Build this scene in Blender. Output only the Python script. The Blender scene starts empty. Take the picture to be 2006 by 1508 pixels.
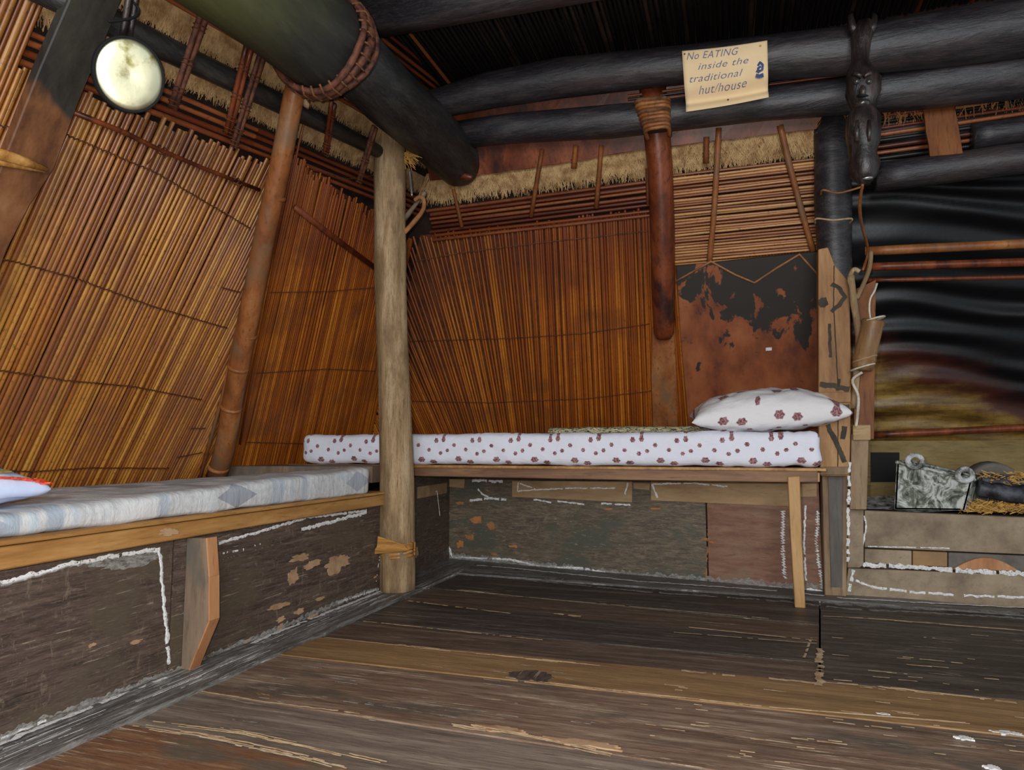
import bpy, bmesh, math, random
from mathutils import Vector, Matrix, noise as mnoise
V = Vector
random.seed(7)
S = bpy.context.scene
COL = S.collection

# ------------------------------------------------------------ camera
F = 1330.0; CX = 1003.0; CY = 754.0; EYE = V((0, 0, 0.6))
PITCH = math.atan((880 - 754) / F); YAW = math.atan((1440 - CX) * math.cos(PITCH) / F)
cam = bpy.data.cameras.new('camera'); cam_o = bpy.data.objects.new('camera', cam); COL.objects.link(cam_o)
cam.sensor_width = 36; cam.lens = F / 2006 * 36; cam.clip_start = 0.02
cam_o.location = EYE; cam_o.rotation_euler = (math.pi / 2 + PITCH, 0, YAW)
S.camera = cam_o
# ------------------------------------------------------------ light and exposure
w = bpy.data.worlds.new('world'); S.world = w; w.use_nodes = True
w.node_tree.nodes['Background'].inputs[0].default_value = (0.86, 0.95, 1.0, 1)
w.node_tree.nodes['Background'].inputs[1].default_value = 0.55
def lamp(name, kind, loc, energy, color, size=None, target=None):
    l = bpy.data.lights.new(name, kind); l.energy = energy; l.color = color
    if size is not None:
        if kind == 'AREA': l.size = size
        else: l.shadow_soft_size = size
    o = bpy.data.objects.new(name, l); COL.objects.link(o); o.location = loc
    if target is not None: o.rotation_euler = (V(target) - V(loc)).to_track_quat('-Z', 'Y').to_euler()
    return o
lamp('camera_flash', 'POINT', (-0.075, 0.03, 0.665), 62, (1.0, 0.97, 0.95), 0.012)
lamp('fill_behind_camera', 'AREA', (0.7, -2.4, 1.5), 95, (0.93, 0.97, 1.0), 1.6, (-0.4, 3, 0.9))  # broad unseen fill, added behind the camera to even out flash falloff
vs = S.view_settings
S.display_settings.display_device = 'sRGB'
vs.view_transform = 'Standard'; vs.look = 'None'; vs.gamma = 1; vs.use_curve_mapping = False; vs.exposure = 0.22

# ------------------------------------------------------------ photo rays laid onto the real planes of the hut
FW = V((-math.sin(YAW) * math.cos(PITCH), math.cos(YAW) * math.cos(PITCH), math.sin(PITCH)))
RT = V((math.cos(YAW), math.sin(YAW), 0)); UP = RT.cross(FW)
def onp(u, v, p0, n):
    d = FW + RT * ((u - CX) / F) - UP * ((v - CY) / F); n = V(n)
    return EYE + d * ((V(p0) - EYE).dot(n) / d.dot(n))
def onz(u, v, z): return onp(u, v, (0, 0, z), (0, 0, 1))
def onx(u, v, x): return onp(u, v, (x, 0, 0), (1, 0, 0))
def ony(u, v, y): return onp(u, v, (0, y, 0), (0, 1, 0))
NL = V((1, 0, -.5)).normalized(); NB = V((0, -1, -.5)).normalized()      # roof slopes, normals to the room
UL = V((.5, 0, 1)).normalized(); UB = V((0, -.5, 1)).normalized()
def onL(u, v, d=0): return onp(u, v, V((-2.17, 0, .47)) + NL * d, NL)
def onB(u, v, d=0): return onp(u, v, V((0, 3.72, .47)) + NB * d, NB)
def Lp(y, z, d=0): return V((-2.17 + .5 * (z - .47), y, z)) + NL * d
def Bp(x, z, d=0): return V((x, 3.72 - .5 * (z - .47), z)) + NB * d
KX = -1.43
def onK(u, v, d=0): return onx(u, v, KX + d)
NW = V((-.167, -1, 0)).normalized()
def onW(u, v, d=0): return onp(u, v, V((-1.55, 3.49, 0)) + NW * d, NW)
def Wp(x, z, d=0): return V((x, 3.49 - .167 * (x + 1.55), z)) + NW * d

# ------------------------------------------------------------ materials
def hexc(r, g, b):
    f = lambda c: (c / 255 / 12.92) if c / 255 <= .04045 else ((c / 255 + .055) / 1.055) ** 2.4
    return (f(r), f(g), f(b), 1)
class NT:
    def __init__(s, name):
        s.m = bpy.data.materials.new(name); s.m.use_nodes = True; s.t = s.m.node_tree; s.n = s.t.nodes
        s.b = s.n['Principled BSDF']
    def node(s, ty, **kw):
        n = s.n.new(ty)
        for k, v in kw.items(): setattr(n, k, v)
        return n
    def L(s, a, b): s.t.links.new(a, b)
    def val(s, x, sock):
        if isinstance(x, (int, float)): sock.default_value = x
        elif isinstance(x, (tuple, list)): sock.default_value = x
        else: s.L(x, sock)
    def math(s, op, a, b=None, c=None, clamp=False):
        n = s.node('ShaderNodeMath', operation=op, use_clamp=clamp); s.val(a, n.inputs[0])
        if b is not None: s.val(b, n.inputs[1])
        if c is not None: s.val(c, n.inputs[2])
        return n.outputs[0]
    def vmath(s, op, a, b):
        n = s.node('ShaderNodeVectorMath', operation=op); s.val(a, n.inputs[0]); s.val(b, n.inputs[1])
        return n.outputs[0]
    def coord(s, rand=True, world=False):
        if world: c = s.node('ShaderNodeNewGeometry').outputs['Position']
        else: c = s.node('ShaderNodeTexCoord').outputs['Object']
        if rand:
            r = s.node('ShaderNodeObjectInfo').outputs['Random']
            cb = s.node('ShaderNodeCombineXYZ')
            for i, k in enumerate((17, 31, 53)): s.L(s.math('MULTIPLY', r, k), cb.inputs[i])
            c = s.vmath('ADD', c, cb.outputs[0])
        return c
    def noise(s, co, scale, detail=5, rough=.6, stretch=(1, 1, 1), dist=0):
        mp = s.node('ShaderNodeMapping'); s.L(co, mp.inputs[0]); mp.inputs['Scale'].default_value = stretch
        n = s.node('ShaderNodeTexNoise'); s.L(mp.outputs[0], n.inputs['Vector'])
        n.inputs['Scale'].default_value = scale; n.inputs['Detail'].default_value = detail
        n.inputs['Roughness'].default_value = rough; n.inputs['Distortion'].default_value = dist
        return n.outputs['Fac']
    def ramp(s, fac, stops, interp='LINEAR'):
        n = s.node('ShaderNodeValToRGB'); n.color_ramp.interpolation = interp
        e = n.color_ramp.elements
        while len(e) < len(stops): e.new(.5)
        for i, (p, c) in enumerate(stops):
            e[i].position = p; e[i].color = c if len(c) == 4 else (*c, 1)
        s.L(fac, n.inputs[0]); return n.outputs[0]
    def step(s, fac, a, b):
        n = s.node('ShaderNodeMapRange'); n.interpolation_type = 'SMOOTHSTEP'
        s.val(fac, n.inputs[0]); n.inputs[1].default_value = a; n.inputs[2].default_value = b
        return n.outputs[0]
    def mix(s, fac, a, b, blend='MIX'):
        n = s.node('ShaderNodeMix', data_type='RGBA', blend_type=blend); s.val(fac, n.inputs[0])
        s.val(a, n.inputs[6]); s.val(b, n.inputs[7]); return n.outputs[2]
    def done(s, col, rough=.6, bump=None, bs=.3, bd=.004, spec=.4, metal=0):
        s.val(col, s.b.inputs['Base Color']); s.val(rough, s.b.inputs['Roughness'])
        s.b.inputs['Specular IOR Level'].default_value = spec; s.b.inputs['Metallic'].default_value = metal
        if bump is not None:
            n = s.node('ShaderNodeBump'); n.inputs['Strength'].default_value = bs; n.inputs['Distance'].default_value = bd
            s.L(bump, n.inputs['Height']); s.L(n.outputs[0], s.b.inputs['Normal'])
        return s.m
WHT = (1, 1, 1, 1)
def st(axis, k):
    return {'x': (1, k, k), 'y': (k, 1, k), 'z': (k, k, 1)}[axis]
def wood(name, c1, c2, c3, axis='x', blotch=None, scratch=None, peel=None, rough=.62, bs=.35, grain=14, spec=.35, fine=None, sc=2.2, hatch=None):
    """c1 dark grain, c2 middle, c3 light; blotch=(colour, lo, hi); scratch=(colour, threshold); peel=(colour, threshold)"""
    t = NT(name); co = t.coord()
    a = t.noise(co, sc, 8, .65, st(axis, grain), .3)
    col = t.ramp(a, [(.28, c1), (.5, c2), (.72, c3)])
    b2 = t.noise(co, 9, 6, .7, st(axis, 9))
    col = t.mix(t.step(b2, .5, .75), col, c1)
    if scratch:
        g3 = t.noise(co, 7, 6, .8, st(axis, 26)); col = t.mix(t.math('MULTIPLY', t.step(g3, .48, .66), .55), col, c3)
        g4 = t.noise(co, 11, 6, .8, st(axis, 18)); col = t.mix(t.math('MULTIPLY', t.step(g4, .5, .62), .6), col, c1)
    h = a
    if hatch:
        for (ax_, k_) in (((1, 5, 1.6), 9), ((1, 3, 9), 13), ((1, 1.2, 16), 8)):
            hn = t.noise(co, k_, 5, .8, ax_, .8); col = t.mix(t.math('MULTIPLY', t.step(hn, .56, .66), .5), col, hatch)
    if blotch:
        b = t.noise(co, 3.2, 5, .6, st(axis, 2.2)); col = t.mix(t.step(b, blotch[1], blotch[2]), col, blotch[0])
    if fine:
        g = t.noise(co, 40, 4, .8, st(axis, 6)); col = t.mix(t.math('MULTIPLY', t.step(g, .45, .8), fine[1]), col, fine[0])
    if peel:
        b = t.noise(co, 5, 9, .6, st(axis, 2.0), .6); k = t.step(b, peel[1], peel[1] + .012); col = t.mix(k, col, peel[0])
        h = t.math('SUBTRACT', h, t.math('MULTIPLY', k, .5))
    if scratch:
        b = t.noise(co, 5.5, 7, .75, st(axis, 22)); m = t.noise(co, 3.5, 3, .5, st(axis, 3))
        k = t.math('MULTIPLY', t.step(b, scratch[1], scratch[1] + .03), t.step(m, .42, .6)); col = t.mix(k, col, scratch[0])
    return t.done(col, rough, h, bs, .006, spec)
def reedmat(name, stops, spot=(60, 30, 15), rough=.38, soot=None, tint=None, spotk=.75):
    t = NT(name); r = t.node('ShaderNodeObjectInfo').outputs['Random']
    co = t.coord(True, True)
    n1 = t.noise(co, 5, 3, .6)
    f = t.math('ADD', t.math('MULTIPLY', r, .75), t.math('MULTIPLY', n1, .5))
    f = t.math('SUBTRACT', f, .12)
    col = t.ramp(f, stops)
    n2 = t.noise(co, 60, 5, .75)
    col = t.mix(t.math('MULTIPLY', t.step(n2, .52, .72), spotk), col, hexc(*spot))
    n3 = t.noise(t.coord(False, True), 3.5, 4, .6)
    if tint: col = t.mix(t.math('MULTIPLY', t.step(n3, .45, .62), .6), col, hexc(*tint))
    if soot:
        s3 = t.node('ShaderNodeSeparateXYZ'); t.L(t.coord(False, True), s3.inputs[0])
        z = t.math('ADD', s3.outputs[2], t.math('MULTIPLY', n3, .5))
        col = t.mix(t.math('MULTIPLY', t.step(z, soot[1], soot[2]), soot[3]), col, hexc(*soot[0]))
    return t.done(col, rough, n2, .15, .001, .5)
def plain(name, rgb, rough=.6, n=None, metal=0, spec=.4, bs=.2, scale=12):
    t = NT(name); co = t.coord()
    a = t.noise(co, scale, 6, .65)
    c = hexc(*rgb); c2 = hexc(*n) if n else tuple(x * .6 for x in c[:3]) + (1,)
    return t.done(t.mix(t.step(a, .35, .7), c, c2), rough, a, bs, .004, spec, metal)

M = {}
M['reed_gold'] = reedmat('reed_gold', [(.0, hexc(98, 48, 22)), (.3, hexc(146, 84, 30)), (.6, hexc(172, 112, 42)), (1, hexc(194, 140, 62))], tint=(130, 78, 50), soot=((72, 26, 22), 1.52, 1.95, .55))
M['reed_amber'] = reedmat('reed_amber', [(.0, hexc(100, 44, 12)), (.3, hexc(142, 72, 18)), (.65, hexc(166, 92, 24)), (1, hexc(188, 118, 38))], tint=(112, 60, 26), spotk=.6, soot=((96, 34, 14), 1.45, 1.8, .5))
M['reed_pale'] = reedmat('reed_pale', [(.0, hexc(108, 54, 34)), (.4, hexc(158, 100, 56)), (1, hexc(198, 150, 92))], spot=(100, 50, 34))
M['reed_red'] = reedmat('reed_red', [(.0, hexc(58, 24, 18)), (.5, hexc(104, 46, 22)), (1, hexc(158, 92, 52))])
M['reed_black'] = reedmat('reed_black', [(.0, hexc(16, 12, 12)), (.8, hexc(26, 20, 18)), (1, hexc(66, 50, 40))], spot=(8, 6, 6), rough=.45)
M['bamboo'] = wood('bamboo', hexc(96, 54, 28), hexc(140, 84, 44), hexc(170, 116, 68), 'z', blotch=(hexc(118, 88, 62), .5, .7), rough=.42, bs=.1, grain=4)
M['bamboo_red'] = wood('bamboo_red', hexc(62, 24, 14), hexc(110, 52, 26), hexc(146, 78, 44), 'z', blotch=(hexc(48, 24, 20), .5, .7), rough=.38, bs=.1, grain=4)
M['log_black'] = wood('log_black', hexc(15, 14, 17), hexc(36, 33, 37), hexc(72, 64, 64), 'x', blotch=(hexc(56, 46, 46), .5, .7), fine=(hexc(96, 88, 86), .4), rough=.44, bs=1.0, grain=5, spec=.55, sc=4)
M['log_black_y'] = wood('log_black_y', hexc(16, 16, 17), hexc(36, 35, 35), hexc(62, 59, 54), 'y', blotch=(hexc(24, 25, 26), .5, .7), fine=(hexc(88, 84, 76), .35), rough=.45, bs=.9, grain=5, spec=.5, sc=4)
M['post_grey'] = wood('post_grey', hexc(104, 80, 52), hexc(162, 134, 98), hexc(196, 172, 138), 'z', blotch=(hexc(128, 102, 72), .5, .66), fine=(hexc(78, 58, 38), .75), rough=.75, bs=1.0, grain=9)
M['rail_tan'] = wood('rail_tan', hexc(128, 84, 40), hexc(168, 122, 68), hexc(196, 152, 98), 'y', rough=.5, bs=.2, grain=8)
M['rail_brown'] = wood('rail_brown', hexc(92, 62, 44), hexc(122, 88, 64), hexc(158, 118, 80), 'x', rough=.6, bs=.2, grain=8)
M['tan_wood'] = wood('tan_wood', hexc(140, 108, 76), hexc(164, 134, 98), hexc(186, 156, 118), 'x', rough=.7, bs=.1, grain=6)
M['leg_wood'] = wood('leg_wood', hexc(146, 104, 56), hexc(180, 138, 86), hexc(200, 162, 112), 'z', rough=.55, bs=.1, grain=6)
M['bracket_side'] = wood('bracket_side', hexc(88, 70, 56), hexc(120, 100, 82), hexc(146, 122, 100), 'z', blotch=(hexc(96, 88, 78), .45, .6), rough=.7, bs=.2, grain=6)
M['bracket_edge'] = wood('bracket_edge', hexc(150, 96, 58), hexc(180, 126, 84), hexc(198, 150, 108), 'z', rough=.5, bs=.1, grain=5)
kickargs = dict(scratch=(hexc(150, 134, 116), .60), fine=(hexc(122, 104, 88), .45), rough=.55, bs=.4, sc=5, hatch=hexc(134, 116, 98))
M['kick_left'] = wood('kick_left', hexc(46, 36, 32), hexc(78, 63, 56), hexc(108, 90, 80), 'y', blotch=(hexc(84, 72, 58), .48, .64), **kickargs)
M['kick_back'] = wood('kick_back', hexc(62, 54, 46), hexc(96, 84, 70), hexc(134, 116, 94), 'x', blotch=(hexc(80, 80, 68), .48, .62), **kickargs)
M['kick_red'] = wood('kick_red', hexc(100, 66, 52), hexc(128, 90, 70), hexc(144, 112, 90), 'x', blotch=(hexc(120, 100, 82), .5, .7), fine=(hexc(150, 128, 104), .3), rough=.65, bs=.2)
M['sill'] = wood('sill', hexc(54, 52, 48), hexc(88, 82, 78), hexc(156, 152, 146), 'y', scratch=(hexc(196, 192, 186), .55), fine=(hexc(170, 166, 160), .5), rough=.5, bs=.4)
M['sill_x'] = wood('sill_x', hexc(50, 46, 44), hexc(84, 78, 74), hexc(150, 146, 140), 'x', scratch=(hexc(190, 186, 180), .57), fine=(hexc(160, 156, 150), .45), rough=.5, bs=.4)
def plank(name, a, b, c, thr=.6, **k):
    M[name] = wood(name, hexc(*a), hexc(*b), hexc(*c), 'x', scratch=(hexc(196, 176, 150), thr), fine=(hexc(150, 134, 116), .3), rough=k.pop('rough', .5), bs=.5, **k)
plank('p_black', (34, 28, 27), (58, 48, 44), (112, 102, 94), .61)
plank('p_dark', (54, 42, 34), (88, 68, 56), (130, 112, 96), .61)
plank('p_grey', (80, 68, 60), (118, 102, 90), (156, 140, 124), .61)
plank('p_tan', (106, 78, 48), (148, 112, 72), (172, 138, 96), .67)
plank('p_brown', (78, 56, 44), (122, 94, 76), (168, 146, 124), .57, blotch=(hexc(88, 78, 68), .5, .66), peel=(hexc(172, 138, 100), .69))
plank('p_red', (84, 50, 32), (122, 80, 54), (158, 122, 88), .57, blotch=(hexc(96, 82, 68), .52, .66), peel=(hexc(178, 144, 106), .70))
def powdery(name, rgb, n, scale, lo, hi, amax=1.0, stretch=(1, 1, 1)):
    m = plain(name, rgb, .9, n, scale=60); t = NT.__new__(NT); t.m = m; t.t = m.node_tree; t.n = t.t.nodes; t.b = t.n['Principled BSDF']
    g = t.noise(t.coord(False), scale, 4, .75, stretch); t.L(t.math('MULTIPLY', t.step(g, lo, hi), amax), t.b.inputs['Alpha']); return m
M['chalk'] = plain('chalk', (226, 224, 222), .9, (176, 172, 168), scale=60)
M['haze'] = plain('haze', (150, 148, 144), .9, (112, 106, 102), scale=40)
M['chalk'] = powdery('chalk_dust', (232, 230, 228), (206, 202, 198), 170, .34, .46)
M['haze'] = powdery('haze_dust', (168, 164, 158), (140, 136, 130), 45, .30, .60, .75, (1, 1, 3))
M['palewood'] = plain('palewood', (198, 172, 138), .8, (150, 118, 84), scale=30)
M['flake'] = plain('flake', (180, 146, 112), .8, (150, 112, 80), scale=20)
M['flake_orange'] = plain('flake_orange', (172, 112, 62), .8, (120, 84, 56), scale=16)
M['cord'] = plain('cord', (104, 56, 26), .8, (58, 26, 12), scale=50)
M['lash'] = wood('lash', hexc(120, 78, 34), hexc(176, 124, 62), hexc(214, 168, 102), 'x', rough=.45, bs=.2, grain=10)
M['rope_red'] = plain('rope_red', (104, 60, 40), .7, (52, 26, 20), scale=40)
M['straw'] = plain('straw', (192, 158, 110), .85, (138, 100, 60), scale=24)
M['straw_dark'] = plain('straw_dark', (120, 78, 46), .85, (58, 32, 18), scale=30)
M['backing'] = plain('backing', (44, 24, 14), .9, (22, 12, 8))
M['mat_brown'] = plain('mat_brown', (96, 50, 18), .8, (60, 30, 12), scale=20)
M['cupwood'] = wood('cupwood', hexc(96, 66, 40), hexc(132, 98, 62), hexc(160, 124, 84), 'z', rough=.45, bs=.1, grain=5)
M['metal_grey'] = plain('metal_grey', (170, 170, 176), .35, None, .8)
M['black'] = plain('black', (14, 12, 12), .8)

# ------------------------------------------------------------ object helpers
def mesh(name, vs_, fs, mats=None, smooth=False, mi=None):
    me = bpy.data.meshes.new(name); me.from_pydata([tuple(v) for v in vs_], [], fs); me.update()
    for m in (mats or []): me.materials.append(m)
    if smooth:
        for p in me.polygons: p.use_smooth = True
    if mi:
        for p, i in zip(me.polygons, mi): p.material_index = i
    bm = bmesh.new(); bm.from_mesh(me); bmesh.ops.recalc_face_normals(bm, faces=bm.faces); bm.to_mesh(me); bm.free()
    return me
def put(name, me, parent=None, kind=None):
    o = bpy.data.objects.new(name, me); COL.objects.link(o)
    if parent is not None:
        o.parent = parent; o.matrix_parent_inverse = world_of(parent).inverted()
    if kind: o['kind'] = kind
    return o
def world_of(o):
    m = Matrix.LocRotScale(o.location, o.rotation_euler, o.scale)
    return world_of(o.parent) @ o.matrix_parent_inverse @ m if o.parent else m
def tag(o, label=None, cat=None, group=None, kind=None):
    if label: o['label'] = label
    if cat: o['category'] = cat
    if group: o['group'] = group
    if kind: o['kind'] = kind
    return o
def thing(name, label, cat, loc, group=None):
    o = bpy.data.objects.new(name, None); o.empty_display_size = .05; o.location = V(loc); COL.objects.link(o)
    return tag(o, label, cat, group)
def setting(name, label, loc=(0, 0, 0)):
    o = bpy.data.objects.new(name, None); o.empty_display_size = .05; o.location = V(loc); COL.objects.link(o)
    return tag(o, label, None, None, 'structure')
def prism(front, off):
    """front: loop of points, off: vector to the back face"""
    n = len(front); vs_ = [V(p) for p in front] + [V(p) + V(off) for p in front]
    fs = [tuple(range(n)), tuple(range(2 * n - 1, n - 1, -1))] + [(i, (i + 1) % n, n + (i + 1) % n, n + i) for i in range(n)]
    return vs_, fs
def board(name, pts, off, m, parent=None, bev=0.0, jag=0.0, seg=0):
    if seg:
        q = []
        for i in range(len(pts)):
            a, b = V(pts[i]), V(pts[(i + 1) % len(pts)])
            k = max(1, int((b - a).length / seg))
            for j in range(k):
                p = a.lerp(b, j / k)
                if j: p = p + V((mnoise.noise(p * 23), mnoise.noise(p * 23 + V((9, 0, 0))), mnoise.noise(p * 23 + V((0, 9, 0))))) * jag
                q.append(p)
        pts = q
    vs_, fs = prism(pts, off); me = mesh(name, vs_, fs, [m])
    if bev:
        bm = bmesh.new(); bm.from_mesh(me)
        bmesh.ops.bevel(bm, geom=list(bm.edges), offset=bev, segments=1, affect='EDGES'); bm.to_mesh(me); bm.free()
    return put(name, me, parent)
def tube_data(path, rad, seg=8, wob=0, flat=1.0, freq=6, upv=None):
    path = [V(p) for p in path]; n = len(path)
    if isinstance(rad, (int, float)): rad = [rad] * n
    vs_, fs = [], []
    ref = V(upv) if upv else None
    for i, p in enumerate(path):
        d = (path[min(i + 1, n - 1)] - path[max(i - 1, 0)]).normalized()
        if ref is None: ref = V((0, 0, 1)) if abs(d.z) < .8 else V((1, 0, 0))
        a = (ref - d * ref.dot(d)).normalized(); b = d.cross(a); ref = a if upv is None else V(upv)
        for k in range(seg):
            t = 2 * math.pi * k / seg
            q = p + a * (math.cos(t) * rad[i] * flat) + b * (math.sin(t) * rad[i])
            if wob: q += (q - p).normalized() * wob * rad[i] * (mnoise.noise(q * freq) + .5 * mnoise.noise(q * freq * 3))
            vs_.append(q)
    for i in range(n - 1):
        for k in range(seg):
            fs.append((i * seg + k, i * seg + (k + 1) % seg, (i + 1) * seg + (k + 1) % seg, (i + 1) * seg + k))
    fs.append(tuple(range(seg - 1, -1, -1))); fs.append(tuple((n - 1) * seg + k for k in range(seg)))
    return vs_, fs
def merge(parts):
    V_, F_ = [], []
    for a, b in parts:
        k = len(V_); V_ += a; F_ += [tuple(i + k for i in f) for f in b]
    return V_, F_
def tube(name, path, rad, m, parent=None, seg=8, wob=0, flat=1.0, freq=6, upv=None, smooth=True):
    vs_, fs = tube_data(path, rad, seg, wob, flat, freq, upv)
    return put(name, mesh(name, vs_, fs, [m], smooth), parent)
def lerps(a, b, n): return [V(a).lerp(V(b), i / (n - 1)) for i in range(n)]
def smoothpath(pts, n=8):
    pts = [V(p) for p in pts]; out = []
    for i in range(len(pts) - 1):
        p0 = pts[max(i - 1, 0)]; p1 = pts[i]; p2 = pts[i + 1]; p3 = pts[min(i + 2, len(pts) - 1)]
        for j in range(n):
            t = j / n
            out.append(.5 * ((2 * p1) + (p2 - p0) * t + (2 * p0 - 5 * p1 + 4 * p2 - p3) * t * t + (3 * p1 - p0 - 3 * p2 + p3) * t ** 3))
    out.append(pts[-1]); return out
def ribbon(name, pts, width, nrm, m, parent, gap=0.0, rag=.5, step=.006, th=.0015, extra=0):
    """a thin ragged chalk or paint line lying on a surface; pts are 3-D points"""
    path = []
    for a, b in zip(pts[:-1], pts[1:]):
        k = max(1, int((b - a).length / step)); path += [a.lerp(b, j / k) for j in range(k)]
    path.append(pts[-1]); vs_, fs = [], []
    nrm = V(nrm).normalized(); prev = None
    for i, p in enumerate(path):
        d = (path[min(i + 1, len(path) - 1)] - path[max(0, i - 1)])
        if d.length < 1e-9: continue
        s = nrm.cross(d.normalized())
        w1 = width * (.5 + rag * .45 * mnoise.noise(p * 70) + rag * .22 * (random.random() - .5)); w2 = width * (.5 + rag * .45 * mnoise.noise(p * 70 + V((3, 9, 1))) + rag * .22 * (random.random() - .5))
        off = s * width * extra * mnoise.noise(p * 40)
        if random.random() < gap: prev = None; continue
        k = len(vs_); vs_ += [p + s * w1 + off + nrm * th * .2, p + off + nrm * th, p - s * w2 + off + nrm * th * .2]
        if prev is not None: fs += [(prev, prev + 1, k + 1, k), (prev + 1, prev + 2, k + 2, k + 1)]
        prev = k
    if not fs: return None
    return put(name, mesh(name, vs_, fs, [m]), parent)
def blob(name, c, rx, ry, ax, ay, nrm, m, parent, th=.0015, n=48, jag=.38, seed=0):
    """ragged flat flake on a surface"""
    pts = []
    for i in range(n):
        t = 2 * math.pi * i / n
        r = 1 + jag * (mnoise.noise(V((math.cos(t) * 1.7 + seed, math.sin(t) * 1.7, seed * 3.1))) * 1.5 + .9 * mnoise.noise(V((math.cos(t) * 6 + seed, math.sin(t) * 6, 2))) + .2 * (random.random() - .5))
        pts.append(V(c) + ax * (rx * r * math.cos(t)) + ay * (ry * r * math.sin(t)) + nrm * th)
    vs_, fs = prism(pts, -nrm * th * 1.5)
    return put(name, mesh(name, vs_, fs, [m]), parent)

# reeds: one unit mesh per variant and material, many objects
REED = {}
def reed_mesh(matname, var):
    k = (matname, var)
    if k in REED: return REED[k]
    rnd = random.Random(var * 11 + 3); seg = 6; zs = [0, .31 + rnd.uniform(-.06, .06), .66 + rnd.uniform(-.06, .06), 1]
    vs_, fs = [], []
    for z in zs:
        ox, oy = (rnd.uniform(-.35, .35), rnd.uniform(-.35, .35)) if 0 < z < 1 else (0, 0)
        for q in range(seg):
            t = 2 * math.pi * q / seg; vs_.append((ox + math.cos(t), oy + math.sin(t), z))
    for i in range(3):
        for q in range(seg): fs.append((i * seg + q, i * seg + (q + 1) % seg, (i + 1) * seg + (q + 1) % seg, (i + 1) * seg + q))
    fs.append(tuple(3 * seg + q for q in range(seg)))
    REED[k] = mesh('reed', vs_, fs, [M[matname]], True); return REED[k]
def reed(a, b, r, matname, parent, name='reed'):
    a, b = V(a), V(b); d = b - a
    o = bpy.data.objects.new(name, reed_mesh(matname, random.randrange(3)))
    COL.objects.link(o)
    rot = d.to_track_quat('Z', 'X') @ Matrix.Rotation(random.uniform(0, 6.28), 3, 'Z').to_quaternion()
    o.rotation_mode = 'QUATERNION'
    o.parent = parent
    o.location = a - V(parent.location); o.rotation_quaternion = rot; o.scale = (r, r, d.length)
    return o
def twine(pts, nrm, parent, r=.0022, pitch=.014, m='cord', amp=.003, name='cord'):
    path = []
    for a, b in zip(pts[:-1], pts[1:]):
        k = max(2, int((b - a).length / (pitch / 2)))
        for j in range(k):
            p = a.lerp(b, j / k); s = nrm.cross((b - a).normalized())
            path.append(p + nrm * (.004 + .003 * (j % 2)) + s * amp * (1 if j % 2 else -1) * random.uniform(.5, 1))
    path.append(pts[-1])
    return tube(name, path, r, M[m], parent, 4)
def straw(name, a, b, down, depth, n, m, parent, nrm, ragged=.6, w=.0022):
    """a fringe of thatch stalks"""
    parts = []; a, b = V(a), V(b); n = int(n * 1.8); w *= .6
    for i in range(int((b - a).length / .012)):
        p = a.lerp(b, i * .012 / (b - a).length); e = down * depth * (.72 + .22 * mnoise.noise(p * 9)); q_ = (b - a).normalized() * .0125
        parts.append(([p - nrm * .004, p + q_ - nrm * .004, p + q_ + e + nrm * .012 * mnoise.noise(p * 30), p + e + nrm * .012 * mnoise.noise(p * 30)], [(0, 1, 2, 3)]))
    for i in range(n):
        p = a.lerp(b, random.random()) + nrm * random.uniform(0, .02)
        L = depth * random.uniform(1 - ragged, 1); d = (down + (b - a).normalized() * random.uniform(-.9, .9) + nrm * random.uniform(-.02, .08)).normalized()
        s = d.cross(nrm).normalized() * w * random.uniform(.6, 1.6)
        e = p + d * L; parts.append(([p - s, p + s, e + s * .4, e - s * .4], [(0, 1, 2, 3)]))
    vs_, fs = merge(parts); o = put(name, mesh(name, vs_, fs, [m]), parent); o['kind'] = 'stuff'; return o

# ============================================================ FLOOR
floor = setting('floor', 'worn dark wooden plank floor with pale scuffed seams')
TH = V((0, 0, -.03))
def fl(u, v): return onz(u, v, 0)
def seamline(u0, v0, u1, v1):
    a, b = fl(u0, v0), fl(u1, v1); k = (b.y - a.y) / (b.x - a.x); return lambda x: a.y + k * (x - a.x)
seams = [seamline(893, 1125, 1506, 1170), seamline(893, 1156, 1506, 1214), seamline(789, 1178, 1506, 1246),
         seamline(712, 1218, 1590, 1297), seamline(635, 1250, 1603, 1337), seamline(640, 1293, 1506, 1389),
         seamline(395, 1356, 1204, 1478), seamline(250, 1420, 685, 1508)]
base = seams[-1]
for k in range(1, 5): seams.append((lambda k: (lambda x: base(x) - .27 * k))(k))
JX = fl(1605, 1260).x
xsill = lambda y: -1.285
mats = ['p_black', 'p_dark', 'p_black', 'p_dark', 'p_tan', 'p_brown', 'p_grey', 'p_red', 'p_brown', 'p_dark', 'p_red']
def jx(f):       # where a seam meets the joint line
    x = .3
    for _ in range(12):
        lo_, hi_ = 1150.0, 1400.0
        for _ in range(30):
            m_ = (lo_ + hi_) / 2
            if fl(1606, m_).y > f(x): lo_ = m_
            else: hi_ = m_
        x = fl(1606, lo_).x
    return x
def plk(top, bot, x0, x1, m, dz=0.0, g=.0022, end=0):
    n = 14; a = [V((x0 + (x1 - x0) * i / n, 0, dz)) for i in range(n + 1)]; a2 = [p.copy() for p in a]
    if end: a[-1 if end < 0 else 0].x = jx(top) + .003 * end; a2[-1 if end < 0 else 0].x = jx(bot) + .003 * end
    up = [V((p.x, top(p.x) - g + .0015 * mnoise.noise(V((p.x * 6, top(0) * 9, 0))), dz)) for p in a]
    lo = [V((p.x, bot(p.x) + g + .0015 * mnoise.noise(V((p.x * 6, bot(0) * 9, 4))), dz)) for p in a2]
    vs_, fs = prism(up + lo[::-1], TH); return put('plank', mesh('plank', vs_, fs, [M[m]]), floor)
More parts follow.
